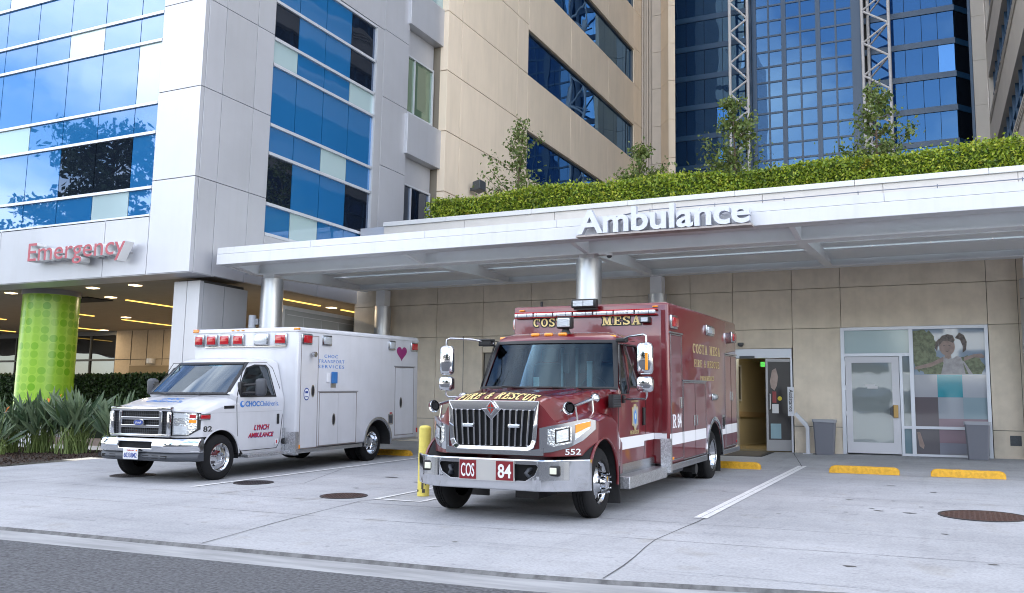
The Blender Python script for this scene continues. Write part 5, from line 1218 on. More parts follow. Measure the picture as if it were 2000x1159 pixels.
# door crest
O('crest_edge', MB().prism([(1.47+.13*a, 1.12+.17*b) for a, b in ((-.35, 1), (.35, 1), (.5, .75), (1, .8), (.9, .2), (.9, -.3), (1, -.6), (.5, -.7), (.2, -1), (-.2, -1), (-.5, -.7), (-1, -.6), (-.9, -.3), (-.9, .2), (-1, .8), (-.5, .75))], lambda a, b, d_: (d_, a, b), .984, .9895), goldd, T)
O('crest_field', MB().prism([(1.47+.105*a, 1.12+.14*b) for a, b in ((-.35, 1), (.35, 1), (.5, .75), (1, .8), (.9, .2), (.9, -.3), (1, -.6), (.5, -.7), (.2, -1), (-.2, -1), (-.5, -.7), (-1, -.6), (-.9, -.3), (-.9, .2), (-1, .8), (-.5, .75))], lambda a, b, d_: (d_, a, b), .985, .991), mat('crest_grey', (.34, .34, .33), .5), T)
O('crest_badge', MB().prism([(1.47+.055*math.cos(t), 1.12+.09*math.sin(t)) for t in lin(0, 6.28, 20)[:-1]], lambda a, b, d_: (d_, a, b), .985, .9925), dblue, T)
O('crest_star', MB().prism([(1.47+.03*math.cos(t), 1.13+.04*math.sin(t)) for t in lin(0, 6.28, 12)[:-1]], lambda a, b, d_: (d_, a, b), .985, .994), mat('crest_pale', (.5, .6, .55), .5), T)
side_text(T, 'COSTA MESA', 1.30, 1.315, .32, .045, goldd, .9845, .01); side_text(T, 'FIRE & RESCUE', 1.26, .90, .38, .05, goldd, .9845, .01)
# rear body
bx = E('rescue_body', (0, 0, 0), None, None); bx.parent = T
HW = 1.205
body = MB().rbox(-HW, HW, 2.36, 6.99, .44, 2.715, .045, 3)
body = boolop(body.mesh(), [MB().cyl((sx*.75, 5.11, .41), (sx*1.4, 5.11, .41), .53, n=48) for sx in (-1, 1)])
O('shell', body, maroon, bx, smooth=35)
for sx in (-1, 1):
    well(bx, sx*.77, 5.11, .41, .528, .43, sx)
    ar = [(.53, math.radians(a_)) for a_ in range(-2, 184, 6)]
    q = MB(); rings = []
    for r_, a_ in ar: rings.append([(sx*xx, 5.11+rr*math.cos(a_), .43+rr*math.sin(a_)) for xx, rr in ((1.20, .525), (1.20, .60), (1.225, .60), (1.235, .565), (1.225, .525))])
    O('fender_trim', q.loft(rings, True, True), chrome, bx, smooth=50)
    x = sx*HW
    O('rub_rail', MB().rbox(sx*1.15, sx*1.225, 2.40, 4.52, .355, .445, .008), chrome_d, bx); O('rub_rail', MB().rbox(sx*1.15, sx*1.225, 5.72, 7.10, .355, .445, .008), chrome_d, bx)
    q = MB()
    for a, b in ((2.37, 4.50), (5.72, 6.98)): q.box(x, x+sx*.003, a, b, .705, .865)
    O('stripe', q, dwhite, bx)
    for (a, b, c, d_, seams, hs) in ((2.44, 3.05, .49, 2.28, (), ((2.96, 1.28),)), (3.10, 4.52, .46, 1.60, (3.81,), ((3.73, 1.0), (3.90, 1.0))), (5.98, 6.93, .48, 2.10, (6.47,), ((6.40, 1.35), (6.54, 1.35)))):
        dd_ = O('compartment_door', MB().rbox(sx*1.19, sx*1.211, a+.02, b-.02, c+.02, d_-.03, .006), maroon, bx)
        O('stripe', MB().box(sx*1.211, sx*1.2135, a+.021, b-.021, .705, .865), dwhite, dd_)
        rect_ring(dd_, 'door_frame', x, a, b, c, d_-.01, chrome_d, .014, .009, sx)
        O('drip_rail', MB().box(x, x+sx*.02, a-.04, b+.04, d_, d_+.022), chrome_d, dd_)
        for s_ in seams: O('door_seam', MB().box(sx*1.2115, sx*1.2145, s_-.004, s_+.004, c+.02, d_-.03), dark, dd_)
        for hy, hz_ in hs: O('door_handle', MB().rbox(sx*1.208, sx*1.225, hy-.035, hy+.035, hz_-.07, hz_+.09, .008), chrome_d, dd_)
    lampbox(bx, 'warning_light', 'x', sx, 2.42, 2.76, 2.34, 2.54, x, redlens); lampbox(bx, 'scene_light', 'x', sx, 4.56, 5.06, 2.36, 2.53, x, clearlens); lampbox(bx, 'warning_light', 'x', sx, 6.52, 6.90, 2.33, 2.52, x, redlens)
    lampbox(bx, 'warning_light', 'x', sx, 4.92, 5.28, 1.30, 1.41, x, clearlens, .03, chrome_d, .025)
    ff = O('fuel_filler', MB().box(x, x+sx*.006, 5.72, 5.92, .80, 1.04), chrome_d, bx); O('flap', MB().box(x, x+sx*.009, 5.75, 5.89, .84, 1.0), dark, ff)
    O('marker_lamp', MB().rbox(sx*1.205, sx*1.222, 2.47, 2.53, .50, .54, .005), amberlens, bx); O('marker_lamp', MB().rbox(sx*1.205, sx*1.222, 6.84, 6.90, .52, .56, .005), redlens, bx)
    O('corner_plate', MB().box(sx*1.08, sx*1.222, 2.338, 2.352, .33, .80).box(sx*1.2065, sx*1.222, 2.352, 2.42, .33, .80), treadp, bx)
    O('mud_flap', MB().box(sx*.75, sx*1.15, 5.76, 5.78, .08, .45), rubber, bx)
O('corner_post', MB().box(1.10, 1.165, 2.35, 2.359, .87, 2.6), mat('maroon_trim', (.13, .008, .014), .3, coat=1), bx)
O('stripe', MB().box(.99, 1.165, 2.352, 2.3585, .79, .875), dwhite, bx)
for s_, yy, zz_, ww_, hh_ in (('COSTA MESA', 3.72, 2.04, 1.90, .15), ('FIRE & RESCUE', 3.80, 1.83, 1.74, .115), ('PARAMEDICS', 4.18, 1.62, .95, .075)):
    gold_word(bx, s_, (HW+.0015, yy, zz_), (0, 1, 0), (0, 0, 1), hh_, ww_, edge=False, m=goldd)
O('unit_number', put(serif_mb('R', .19, .20, .003), (1.2125, 2.50, .94), (0, 1, 0), (0, 0, 1)), dwhite, bx); O('unit_number', put(text('84', .22, .19, .003, .025), (1.2125, 2.755, .94), (0, 1, 0), (0, 0, 1)), dwhite, bx)
gold_word(bx, 'COSTA', (-.87, 2.357, 2.405), (1, 0, 0), (0, 0, 1), .125, .60); gold_word(bx, 'MESA', (.22, 2.357, 2.405), (1, 0, 0), (0, 0, 1), .125, .58)
# light bar row on the body front
lb = O('light_rail', MB().rbox(-1.16, 1.06, 2.30, 2.37, 2.535, 2.55, .004).rbox(-1.16, 1.06, 2.30, 2.37, 2.605, 2.625, .004), redlens, bx)
for i in range(7):
    x0 = -1.15+i*.315
    o = O('strobe', MB().rbox(x0, x0+.295, 2.275, 2.36, 2.55, 2.605, .01), clearlens, lb, smooth=40)
    O('divider', MB().box(x0+.20, x0+.206, 2.272, 2.276, 2.552, 2.603).box(x0+.05, x0+.054, 2.272, 2.276, 2.552, 2.603), dark, o)
wl_ = O('work_light', MB().rbox(-.20, .19, 2.18, 2.30, 2.655, 2.785, .02), blackp, bx, smooth=40)
O('lens', MB().box(-.16, -.01, 2.165, 2.181, 2.68, 2.76).box(.0, .15, 2.165, 2.181, 2.68, 2.76), clearlens, wl_); O('bracket', MB().box(-.17, .17, 2.22, 2.34, 2.63, 2.655), blackp, wl_)
ps = O('perimeter_lamp', MB().rbox(.82, .96, 2.24, 2.34, 2.42, 2.51, .01), blackp, bx); O('lens', MB().box(.84, .94, 2.235, 2.241, 2.435, 2.495), clearlens, ps)
for x in (-1.06, 1.02): O('clearance_lamp', MB().rbox(x-.04, x+.04, 2.335, 2.365, 2.645, 2.665, .006), amberlens, bx)
O('roof_antenna', MB().box(-.82, -.79, 2.5, 2.53, 2.71, 2.80), blackp, bx)
# wheels
prof_f = [(0, .30), (.02, .285), (.03, .262), (-.01, .25), (-.02, .23), (.01, .15), (.03, .135), (.075, .13), (.08, .09), (.12, .075), (.125, .001)]
for sx in (-1, 1):
    w1 = tyre(T, sx*.79, 0, .405, .405, .245, sx)
    rimdisc(w1, [(-.10, .27)]+[(a, b*.97) for a, b in prof_f], chrome, .024, .195, -.002, 10, 10, .108, .07, .065, .017, dx=.20)
    w2 = tyre(T, sx*.93, 5.11, .405, .405, .245, sx); tyre(T, sx*.65, 5.11, .405, .405, .245, sx)
    rimdisc(w2, [(.245, .262), (.235, .25), (.15, .235), (.10, .22), (.09, .13), (.14, .12), (.15, .08), (.15, .001)], chrome, .024, .18, .102, 10, 10, .105, .13, .04, .015)
O('axle', MB().cyl((-.85, 0, .36), (.85, 0, .36), .05, n=12).cyl((-.7, -.1, .32), (.7, -.1, .32), .025, n=8).box(-.45, -.35, -.6, 2, .40, .62).box(.35, .45, -.6, 2, .40, .62).box(.1, .4, -.35, .2, .22, .36), blackp, T)
O('rear_axle', MB().cyl((-.9, 5.11, .405), (.9, 5.11, .405), .08, n=12).cyl((0, 4.95, .40), (0, 5.3, .40), .2, n=16), blackp, T)
O('underbody', MB().box(-.8, .8, .3, 6.8, .46, .60), dark, T)
O('exhaust_pipe', MB().cyl((.3, 4.2, .26), (1.08, 4.2, .24), .055, n=14).cyl((1.06, 4.2, .24), (1.12, 4.2, .24), .085, n=20), mat('exhaust_dark', (.05, .05, .05), .5, metal=.5), T, smooth=40)
O('fuel_tank', MB().rbox(.55, 1.0, 2.45, 3.9, .22, .44, .05), greyp, T)

# ---------------------------------------------------------------- WHITE AMBULANCE
A = E('ambulance', (-11.90, 11.51, -1.144), 'white box ambulance with red warning lights, blue lettering and a magenta heart', 'ambulance', rot=(.0365, 0, .021))
def a_yf(x): return -.72+.32*max(0, (abs(x)-.60)/.375)**2.2
def a_f(x, y):
    ax = abs(x); t = max(0, min(1, (y+.72)/1.05)); z = 1.205+.175*t**.85-.035*(ax/.9)**2
    z += .018*math.exp(-((ax-.42)/.10)**2)*sstep(-.6, 0, y)
    z -= .11*max(0, (ax-.80)/.175)**2.2; z -= .05*sstep(.55, .66, ax)*(1-sstep(-.5, .0, y)); return z
def a_fb(y): return .715 if y < .05 else (.715+(.40-.715)*min(1, (y-.05)/.05))
ah = hoodmesh(.975, .42, a_f, a_fb, a_yf, 50, 30)
O('hood', boolop(ah.mesh(), [MB().cyl((sx*.55, 0, .37), (sx*1.3, 0, .37), .455, n=48) for sx in (-1, 1)]), wpaint, A, smooth=32)
al = [(.385, .36, .06, .955), (.5, .34, .08, .97), (1.25, .30, .08, .975), (1.36, .12, .17, .965), (1.40, .06, .20, .945), (1.65, .36, .17, .885), (1.93, .70, .13, .81), (1.975, .76, .12, .775), (2.01, .86, .10, .69), (2.03, 1.02, .07, .52)]
acab = MB().loft([outline(l[1], l[2], l[3], 1.62, l[0]) for l in al], True, True)
ainn = MB().loft([outline(l[1]+.05, l[2], l[3]-.05, 1.55, l[0] if l[0] > 1 else .95) for l in al[2:7]], True, True)
aF = Fsurf(al)
a_out = [(-.905, 1.375), (.905, 1.375), (.785, 1.945), (-.785, 1.945)]; a_in = [(-.835, 1.425), (.835, 1.425), (.735, 1.905), (-.735, 1.905)]
aw = [(.47, 1.37), (.47, 1.50), (.74, 1.83), (.95, 1.885), (1.24, 1.885), (1.30, 1.82), (1.36, 1.37)]
acut = [MB().prism(a_in, lambda a, b, d_: (a, d_, b), -.4, 1.0)]+[sidepoly(al, aw, sx, -.15, .1) for sx in (-1, 1)]
archc = [MB().cyl((sx*.55, 0, .37), (sx*1.3, 0, .37), .455, n=48) for sx in (-1, 1)]
me = boolop(acab.mesh(), [ainn]); me = boolop(me, acut+archc)
O('cab', me, wpaint, A, smooth=30)
O('windscreen', quadpatch(aF, a_in, 14, .012), vglass, A, smooth=40); O('windscreen_surround', ringpatch(aF, a_out, a_in, -.004), blackp, A, smooth=30)
interior(A, .42, 1.5, .9, .75, .4, 1.36, 1.05)
for sx in (-1, 1):
    dw = O('door_window', sidepoly(al, aw, sx, -.02, -.014), sglass, A); O('window_frame', sidering(al, grow(aw, .022), aw, sx, -.008, .005), blackp, dw)
    well(A, sx*.60, 0, .37, .452, .36, sx)
    a_ = [(sx*.975, .452*math.cos(t), .37+.452*math.sin(t)) for t in lin(math.radians(5), math.radians(150), 26)]
    O('arch_lip', MB().tube(a_, .014, 6), wpaint, A, smooth=60)
    seam = [(.44, .44), (.40, .70), (.36, 1.2), (.38, 1.37), (.70, 1.93), (1.30, 1.945), (1.42, 1.85), (1.52, 1.5), (1.55, 1.0), (1.50, .56), (1.42, .44)]
    O('door_seam', sidering(al, grow(seam, .005), grow(seam, -.005), sx, -.003, .004), dark, A)
    O('body_crease', MB().box(sx*.974, sx*.978, -.25, 1.53, 1.09, 1.095), mat('crease_grey', (.4, .4, .42), .5), A)
    O('door_handle', MB().rbox(sx*.972, sx*.990, 1.40, 1.46, .86, 1.04, .01), blackp, A)
    mr = O('side_mirror', MB().rbox(sx*1.24-.10, sx*1.24+.10, .58, .70, 1.36, 1.66, .05), greyp, A, smooth=50)
    O('arm', MB().tube([(sx*.94, .50, 1.40), (sx*1.05, .54, 1.42), (sx*1.2, .62, 1.42)], .022, 8), blackp, mr, smooth=50); O('arm', MB().tube([(sx*.92, .52, 1.53), (sx*1.05, .55, 1.55), (sx*1.2, .62, 1.56)], .022, 8), blackp, mr, smooth=50); O('mirror_base', MB().rbox(sx*.90, sx*.97, .44, .60, 1.36, 1.60, .02), blackp, mr, smooth=50)
    O('running_board', MB().rbox(sx*.78, sx*1.12, .52, 1.62, .33, .385, .008), treadp, A)
    O('mud_guard', MB().add([(sx*.965, .40, .42), (sx*.965, .58, .36), (sx*.965, .50, .36), (sx*.965, .36, .60), (sx*.80, .40, .42), (sx*.80, .58, .36), (sx*.80, .50, .36), (sx*.80, .36, .60)], [(0, 1, 2, 3), (4, 5, 6, 7), (0, 1, 5, 4), (1, 2, 6, 5), (2, 3, 7, 6), (3, 0, 4, 7)]), blackp, A)
for x in (-.35, .40): O('wiper', MB().tube([(x+.05, .05, 1.385), (x-.15, .10, 1.41), (x-.45, .14, 1.42)], .010, 5), blackp, A)
# grille
g = E('grille', (0, 0, 0), None, None); g.parent = A
def frm(x0, x1, z0, z1, w_, y0, y1): return MB().box(x0, x1, y0, y1, z1-w_, z1).box(x0, x1, y0, y1, z0, z0+w_*.8).box(x0, x0+w_, y0, y1, z0+w_*.8, z1-w_).box(x1-w_, x1, y0, y1, z0+w_*.8, z1-w_)
O('surround', MB().rbox(-.645, .645, -.79, -.70, 1.125, 1.20, .02).rbox(-.645, -.575, -.785, -.70, .74, 1.125, .015).rbox(.575, .645, -.785, -.70, .74, 1.125, .015).rbox(-.645, .645, -.785, -.70, .72, .765, .012), chrome, g, smooth=40)
O('mesh_backing', MB().box(-.575, .575, -.735, -.728, .76, 1.13), dark, g)
q = MB()
for k in range(9): q.box(-.57, .57, -.738, -.735, .775+k*.042, .781+k*.042)
for k in range(28): q.box(-.56+k*.0415, -.554+k*.0415, -.7395, -.736, .765, 1.125)
O('mesh', q, greyp, g)
for z in (.885, 1.01): O('grille_bar', MB().rbox(-.42, .42, -.785, -.735, z-.024, z+.024, .008), chrome, g)
for x in (-.435, .435): O('grille_bar', MB().rbox(x-.03, x+.03, -.78, -.735, .765, 1.125, .008), chrome, g)
O('badge', MB().prism([(.115*math.cos(t), .945+.052*math.sin(t)) for t in lin(0, 6.283, 32)[:-1]], lambda a, b, d_: (a, d_, b), -.81, -.78), chrome, g, smooth=30)
O('badge_field', MB().prism([(.098*math.cos(t), .945+.041*math.sin(t)) for t in lin(0, 6.283, 32)[:-1]], lambda a, b, d_: (a, d_, b), -.814, -.809), dnavy, g, smooth=30)
front_text(g, 'Ford', -.06, .928, .12, .038, dwhite, -.8145, .0, shear=.3, name='badge_script')
for sx in (-1, 1):
    hl = O('headlight', band(lin(.655, .955, 14), [(.655, 1.125), (.955, 1.10)], [(.655, .745), (.86, .745), (.955, .84)], a_yf, -.01, .02, sx), blackp, A, smooth=30)
    O('bowl', band(lin(.667, .935, 12), [(.667, 1.115), (.935, 1.09)], [(.667, .755), (.86, .755), (.935, .85)], a_yf, .0, .028, sx), hl_m, hl, smooth=30)
    O('lens', band(lin(.69, .85, 10), [(.69, .90), (.85, .90)], [(.69, .77), (.85, .77)], a_yf, .01, .034, sx).add(*(lambda m_: (m_.v, m_.f))(band(lin(.69, .85, 10), [(.69, 1.10), (.85, 1.085)], [(.69, 1.02), (.85, 1.02)], a_yf, .01, .034, sx))), clearlens, hl, smooth=30)
    O('amber_lens', band(lin(.865, .93, 6), [(.865, .995), (.93, .99)], [(.865, .945), (.93, .945)], a_yf, .01, .034, sx), amberlens, hl, smooth=30)
    O('red_reflector', band(lin(.87, .925, 6), [(.87, 1.08), (.925, 1.07)], [(.87, 1.02), (.925, 1.02)], a_yf, .01, .033, sx), redlens, hl, smooth=30)
def a_by(x): return -.86+.30*max(0, (abs(x)-.60)/.47)**2
ab_ = boolop(bump(lin(-1.07, 1.07, 44), .475, .70, a_by, .10, .03, .022).mesh(), [MB().box(-.36, .36, -1.1, -.5, .545, .645)])
ab_ = O('bumper', ab_, chrome, A, smooth=30, bevel=.012)
O('air_inlet', MB().box(-.36, .36, -.80, -.78, .54, .65), dark, ab_)
O('valance', bump(lin(-1.05, 1.05, 40), .345, .475, lambda x: a_by(x)+.02, .12, .03, .01), greyp, ab_, smooth=30)
for x in (-.85, -.68, -.5, .22, .42, .6): O('valance_slot', MB().box(x-.07, x+.06, a_by(x)+.014, a_by(x)+.05, .385, .435), dark, ab_)
lp = O('licence_plate', MB().rbox(-.20, .12, -.905, -.885, .365, .535, .008).xf(lambda x, y, z: (x-.01, y, z)), mat('plate_white', (.66, .67, .68), .4), A)
front_text(lp, '60338M2', -.185, .395, .28, .075, dnavy, -.9055, .01); front_text(lp, 'California', -.12, .498, .15, .022, dred, -.9055, .0)
O('plate_sticker', MB().box(.07, .10, -.9075, -.905, .495, .52), mat('sticker_orange', (.7, .2, .02), .5), lp)
front_lamp = lampbox(A, 'side_warning_light', 'x', 1, -.50, -.25, .985, 1.085, .97, redlens, .02, chrome_d, .018); lampbox(A, 'side_warning_light', 'x', -1, -.50, -.25, .985, 1.085, -.97, redlens, .02, chrome_d, .018)
side_text(A, '82', -.40, .80, .20, .085, blk, .974, .02)
# hood lettering seen at a flat angle
ahm = ah.mesh(); bvh = BVHTree.FromPolygons([v.co for v in ahm.vertices], [p.vertices for p in ahm.polygons])
ht = text("Children's.", .80, .13, .001, .01); ht.xf(lambda x, y, z: (x-.30, y-.42, z)); O('lettering', drape(ht, .003), dblue, A)
ht = text('CHOC', .42, .13, .001, .02); ht.xf(lambda x, y, z: (x-.18, y-.20, z)); O('lettering', drape(ht, .003), dblue, A)
# door lettering
emb = [(.50+.055*math.cos(t), 1.225+.055*math.sin(t)) for t in lin(0, 6.283, 24)[:-1]]
O('round_logo', MB().prism(emb, lambda a, b, d_: (d_, a, b), .972, .9785), dblue, A); O('logo_cut', MB().prism([(.515+.034*math.cos(t), 1.235+.034*math.sin(t)) for t in lin(0, 6.283, 18)[:-1]], lambda a, b, d_: (d_, a, b), .972, .9795), wpaint, A)
side_text(A, 'CHOC', .57, 1.185, .36, .085, dblue, .976, .03); side_text(A, "Children's.", .94, 1.185, .50, .085, dblue, .976, .0)
for s_, yy, zz_, ww_, hh_ in (('LYNCH', .80, .78, .40, .085), ('AMBULANCE', .66, .655, .66, .075)):
    side_text(A, s_, yy+.006, zz_-.006, ww_, hh_, dnavy, .9745, .03, .3, 'lettering_edge'); side_text(A, s_, yy, zz_, ww_, hh_, dred, .9755, .018, .3)
O('door_sticker', MB().box(.974, .978, 1.36, 1.45, .50, .60), dwhite, A); O('sticker_mark', MB().box(.978, .979, 1.39, 1.42, .52, .58), dred, A)
O('fender_badge', MB().rbox(.972, .985, .06, .30, 1.155, 1.205, .004), blackp, A)
# box
bx = E('ambulance_body', (0, 0, 0), None, None); bx.parent = A; HW = 1.225
sh = boolop(MB().rbox(-HW, HW, 1.62, 5.87, .40, 2.60, .05, 3).mesh(), [MB().cyl((sx*.75, 4.29, .37), (sx*1.4, 4.29, .37), .47, n=48) for sx in (-1, 1)])
O('shell', sh, wpaint, bx, smooth=35)
O('roof_trim', MB().rbox(-HW-.012, HW+.012, 1.608, 5.882, 2.515, 2.545, .008), wpaint, bx)
for sx in (-1, 1):
    x = sx*HW
    well(bx, sx*.78, 4.29, .37, .468, .44, sx)
    rings = [[(sx*xx, 4.29+rr*math.cos(math.radians(a_)), .38+rr*math.sin(math.radians(a_))) for xx, rr in ((1.22, .465), (1.22, .52), (1.245, .52), (1.252, .49), (1.24, .465))] for a_ in range(-6, 187, 6)]
    O('fender_trim', MB().loft(rings, True, True), chrome_d, bx, smooth=50)
    O('rub_rail', MB().rbox(sx*1.18, sx*1.24, 1.66, 3.72, .33, .40, .006), chrome_d, bx); O('rub_rail', MB().rbox(sx*1.18, sx*1.24, 4.82, 5.88, .38, .42, .006), chrome_d, bx)
    for (a, b, c, d_, seams, hs) in ((1.72, 2.24, .40, 2.46, (), ((2.08, 1.44),)), (2.29, 3.50, .42, 1.42, (2.88,), ((2.74, .90),)), (4.91, 5.68, .49, 1.94, (), ((5.14, 1.18),))):
        dd_ = O('compartment_door', MB().rbox(sx*1.21, sx*1.230, a+.015, b-.015, c+.015, d_-.02, .005), wpaint, bx)
        rect_ring(dd_, 'door_seal', x, a, b, c, d_-.005, mat('seal_brown', (.20, .17, .15), .7), .011, .004, sx)
        if d_ < 2.2: O('drip_rail', MB().box(x, x+sx*.018, a-.03, b+.03, d_, d_+.018), mat('drip_grey', (.25, .25, .25), .5), dd_)
        for s_ in seams: O('door_seam', MB().box(sx*1.2305, sx*1.232, s_-.003, s_+.003, c+.02, d_-.03), mat('seal_grey', (.35, .35, .36), .6), dd_)
        for hy, hz_ in hs: o = O('door_handle', MB().prism([(hy+.052*math.cos(t), hz_+.115*math.sin(t)) for t in lin(0, 6.283, 20)[:-1]], lambda a1, b1, d1: (d1, a1, b1), sx*1.2305, sx*1.237), chrome_d, dd_); O('handle_cup', MB().prism([(hy+.036*math.cos(t), hz_+.095*math.sin(t)) for t in lin(0, 6.283, 20)[:-1]], lambda a1, b1, d1: (d1, a1, b1), sx*1.237, sx*1.239), dark, o)
    for a, b, ln in ((1.72, 2.02, redlens), (2.33, 2.62, clearlens), (4.62, 4.88, clearlens), (5.52, 5.80, redlens)): lampbox(bx, 'warning_light' if ln is redlens else 'scene_light', 'x', sx, a, b, 2.285, 2.485, x, ln, .03)
    O('corner_plate', MB().box(sx*1.0, sx*1.235, 1.605, 1.619, .30, .71).box(sx*1.2255, sx*1.235, 1.619, 1.70, .30, .71), treadp, bx)
    O('marker_lamp', MB().rbox(sx*1.225, sx*1.24, 1.70, 1.74, .41, .48, .004), amberlens, bx); O('marker_lamp', MB().rbox(sx*1.225, sx*1.24, 5.80, 5.84, .52, .62, .004), redlens, bx)
    O('corner_lamp', MB().rbox(sx*1.13, sx*1.235, 1.60, 1.68, 2.545, 2.585, .012), amberlens, bx, smooth=50)
    O('splash_plate', MB().box(sx*.90, sx*1.0, 1.56, 1.60, .38, .78), treadp, bx); 
O('fuel_cap', MB().cyl((.975, 1.585, .55), (1.0, 1.585, .55), .055, n=20), blackp, bx)
O('siren', MB().lathe([(0, .001), (.05, .04), (.09, .055), (.12, .05), (.12, .001)], (1.225, 2.0, 2.12), (1, 0, -.1), 16), chrome_d, bx, smooth=50)
O('wall_socket', MB().rbox(1.226, 1.245, 2.50, 2.58, 1.60, 1.78, .006), dwhite, bx); O('shore_inlet', MB().rbox(1.226, 1.27, 2.64, 2.80, 1.58, 1.80, .012), mat('inlet_blue', (.03, .16, .42), .35), bx); O('inlet_plate', MB().box(1.2255, 1.232, 2.63, 2.79, 1.50, 1.58), chrome_d, bx)
ff = O('fuel_filler', MB().rbox(1.2255, 1.234, 4.66, 4.85, .73, .95, .004), chrome_d, bx); O('filler_cup', MB().box(1.234, 1.2355, 4.69, 4.82, .76, .92), greyp, ff); O('filler_cap', MB().box(1.226, 1.24, 4.72, 4.80, .955, .98), redlens, ff)
O('round_sticker', MB().prism([(1.90+.085*math.cos(t), 1.385+.115*math.sin(t)) for t in lin(0, 6.283, 24)[:-1]], lambda a, b, d_: (d_, a, b), 1.2305, 1.232), dnavy, bx); O('sticker_field', MB().prism([(1.90+.068*math.cos(t), 1.385+.095*math.sin(t)) for t in lin(0, 6.283, 24)[:-1]], lambda a, b, d_: (d_, a, b), 1.232, 1.2335), dwhite, bx); O('sticker_mark', MB().box(1.2335, 1.2345, 1.86, 1.94, 1.40, 1.44).box(1.2335, 1.2345, 1.86, 1.94, 1.33, 1.345), dnavy, bx)
for s_, yy, zz_, ww_ in (('CHOC', 2.42, 2.06, .42), ('TRANSPORT', 2.24, 1.965, .82), ('SERVICES', 2.24, 1.865, .82)): side_text(bx, s_, yy, zz_, ww_, .062, dblue, 1.2255, 0, 0, 'lettering', 1.3)
hp = []
for i in range(40):
    t = 2*math.pi*i/40; hp.append((5.17+.205*(math.sin(t)**3)+.0*t, 2.24+.16*(13*math.cos(t)-5*math.cos(2*t)-2*math.cos(3*t)-math.cos(4*t))/15))
hp = [(a-.04*max(0, (2.3-b)), b) for a, b in hp]
hrt = O('heart', MB().prism(hp, lambda a, b, d_: (d_, a, b), 1.2255, 1.2275), mat('decal_magenta', (.26, .015, .13), .45), bx)
# front lights of the box
for a, b, ln in ((-1.19, -.96, redlens), (-.90, -.64, redlens), (-.58, -.32, redlens), (-.26, .0, redlens), (.24, .58, clearlens), (.72, 1.0, redlens)): lampbox(bx, 'warning_light', 'y', 1, a, b, 2.27, 2.49, 1.612, ln, .035)
O('light_tray', MB().box(-.93, .98, 1.58, 1.618, 2.245, 2.262), chrome_d, bx)
for x in (-.28, -.16, -.04): O('clearance_lamp', MB().rbox(x-.03, x+.03, 1.595, 1.62, 2.552, 2.572, .006), amberlens, bx)
# wheels
for sx in (-1, 1):
    w1 = tyre(A, sx*.76, 0, .368, .368, .225, sx)
    rimdisc(w1, [(.10, .235), (.19, .235), (.215, .228), (.218, .215), (.20, .205), (.185, .19), (.215, .12), (.222, .085), (.19, .080), (.19, .05), (.21, .04), (.21, .001)], chrome, .028, .155, .194, 4, 8, .062, .188, .03, .011)
    w2 = tyre(A, sx*.86, 4.29, .368, .368, .225, sx); tyre(A, sx*.60, 4.29, .368, .368, .225, sx)
    rimdisc(w2, [(.215, .232), (.218, .215), (.17, .205), (.10, .195), (.07, .16), (.07, .10), (.12, .085), (.15, .07), (.15, .001)], chrome, .024, .165, .085, 4, 8, .10, .08, .03, .011)
O('axle', MB().cyl((-.8, 0, .33), (.8, 0, .33), .045, n=10).cyl((-.8, 4.29, .36), (.8, 4.29, .36), .06, n=10), blackp, A)
O('underbody', MB().box(-.8, .8, -.3, 5.7, .36, .5), dark, A)
# ================================================================ FORECOURT THINGS
def seat(x, y): return gz(x, y)
# wheel stops
def wheel_stop(x0, x1, y, label, chips=()):
    L_ = x1-x0; s_ = E('wheel_stop', ((x0+x1)/2, y, seat((x0+x1)/2, y)), label, 'wheel stop', 'yellow concrete wheel stops', rot=(.0365, 0, 0))
    bm = bmesh.new(); h = L_/2
    mb = MB(); sec = [(-.09, 0), (-.075, .09), (-.05, .125), (.05, .125), (.075, .09), (.09, 0)]
    rings = [[(x, a*k, b*kk) for a, b in sec] for x, k, kk in ((-h, .98, .55), (-h+.03, 1, .85), (-h+.09, 1, 1), (h-.09, 1, 1), (h-.03, 1, .85), (h, .98, .55))]
    mb.loft(rings, True, True); O('block', mb, yellow, s_)
    for cx_, cy_, r_ in chips:
        n_ = 12; O('worn_patch', MB().add([(cx_+r_*1.6*math.cos(6.283*i/n_)*random.uniform(.7, 1.2), cy_+r_*.5*math.sin(6.283*i/n_), .1265) for i in range(n_)], [tuple(range(n_))]), mat('bare_concrete', (.3, .3, .3), .9), s_)
wheel_stop(-4.6, -3.35, 17.3, 'yellow wheel stop poking out behind the fire truck rear wheel', [(.3, .0, .05)])
wheel_stop(-2.13, -.99, 17.22, 'clean yellow wheel stop in front of the white door', [(.2, 0, .04), (.45, .01, .03)])
wheel_stop(-.50, .62, 17.22, 'chipped yellow wheel stop, rightmost of the row', [(-.25, 0, .05), (.0, .0, .07), (.2, .0, .05), (.35, .01, .03)])
wheel_stop(-12.3, -10.9, 17.3, 'yellow wheel stop showing under the rear end of the white ambulance', [(.3, .02, .04)])
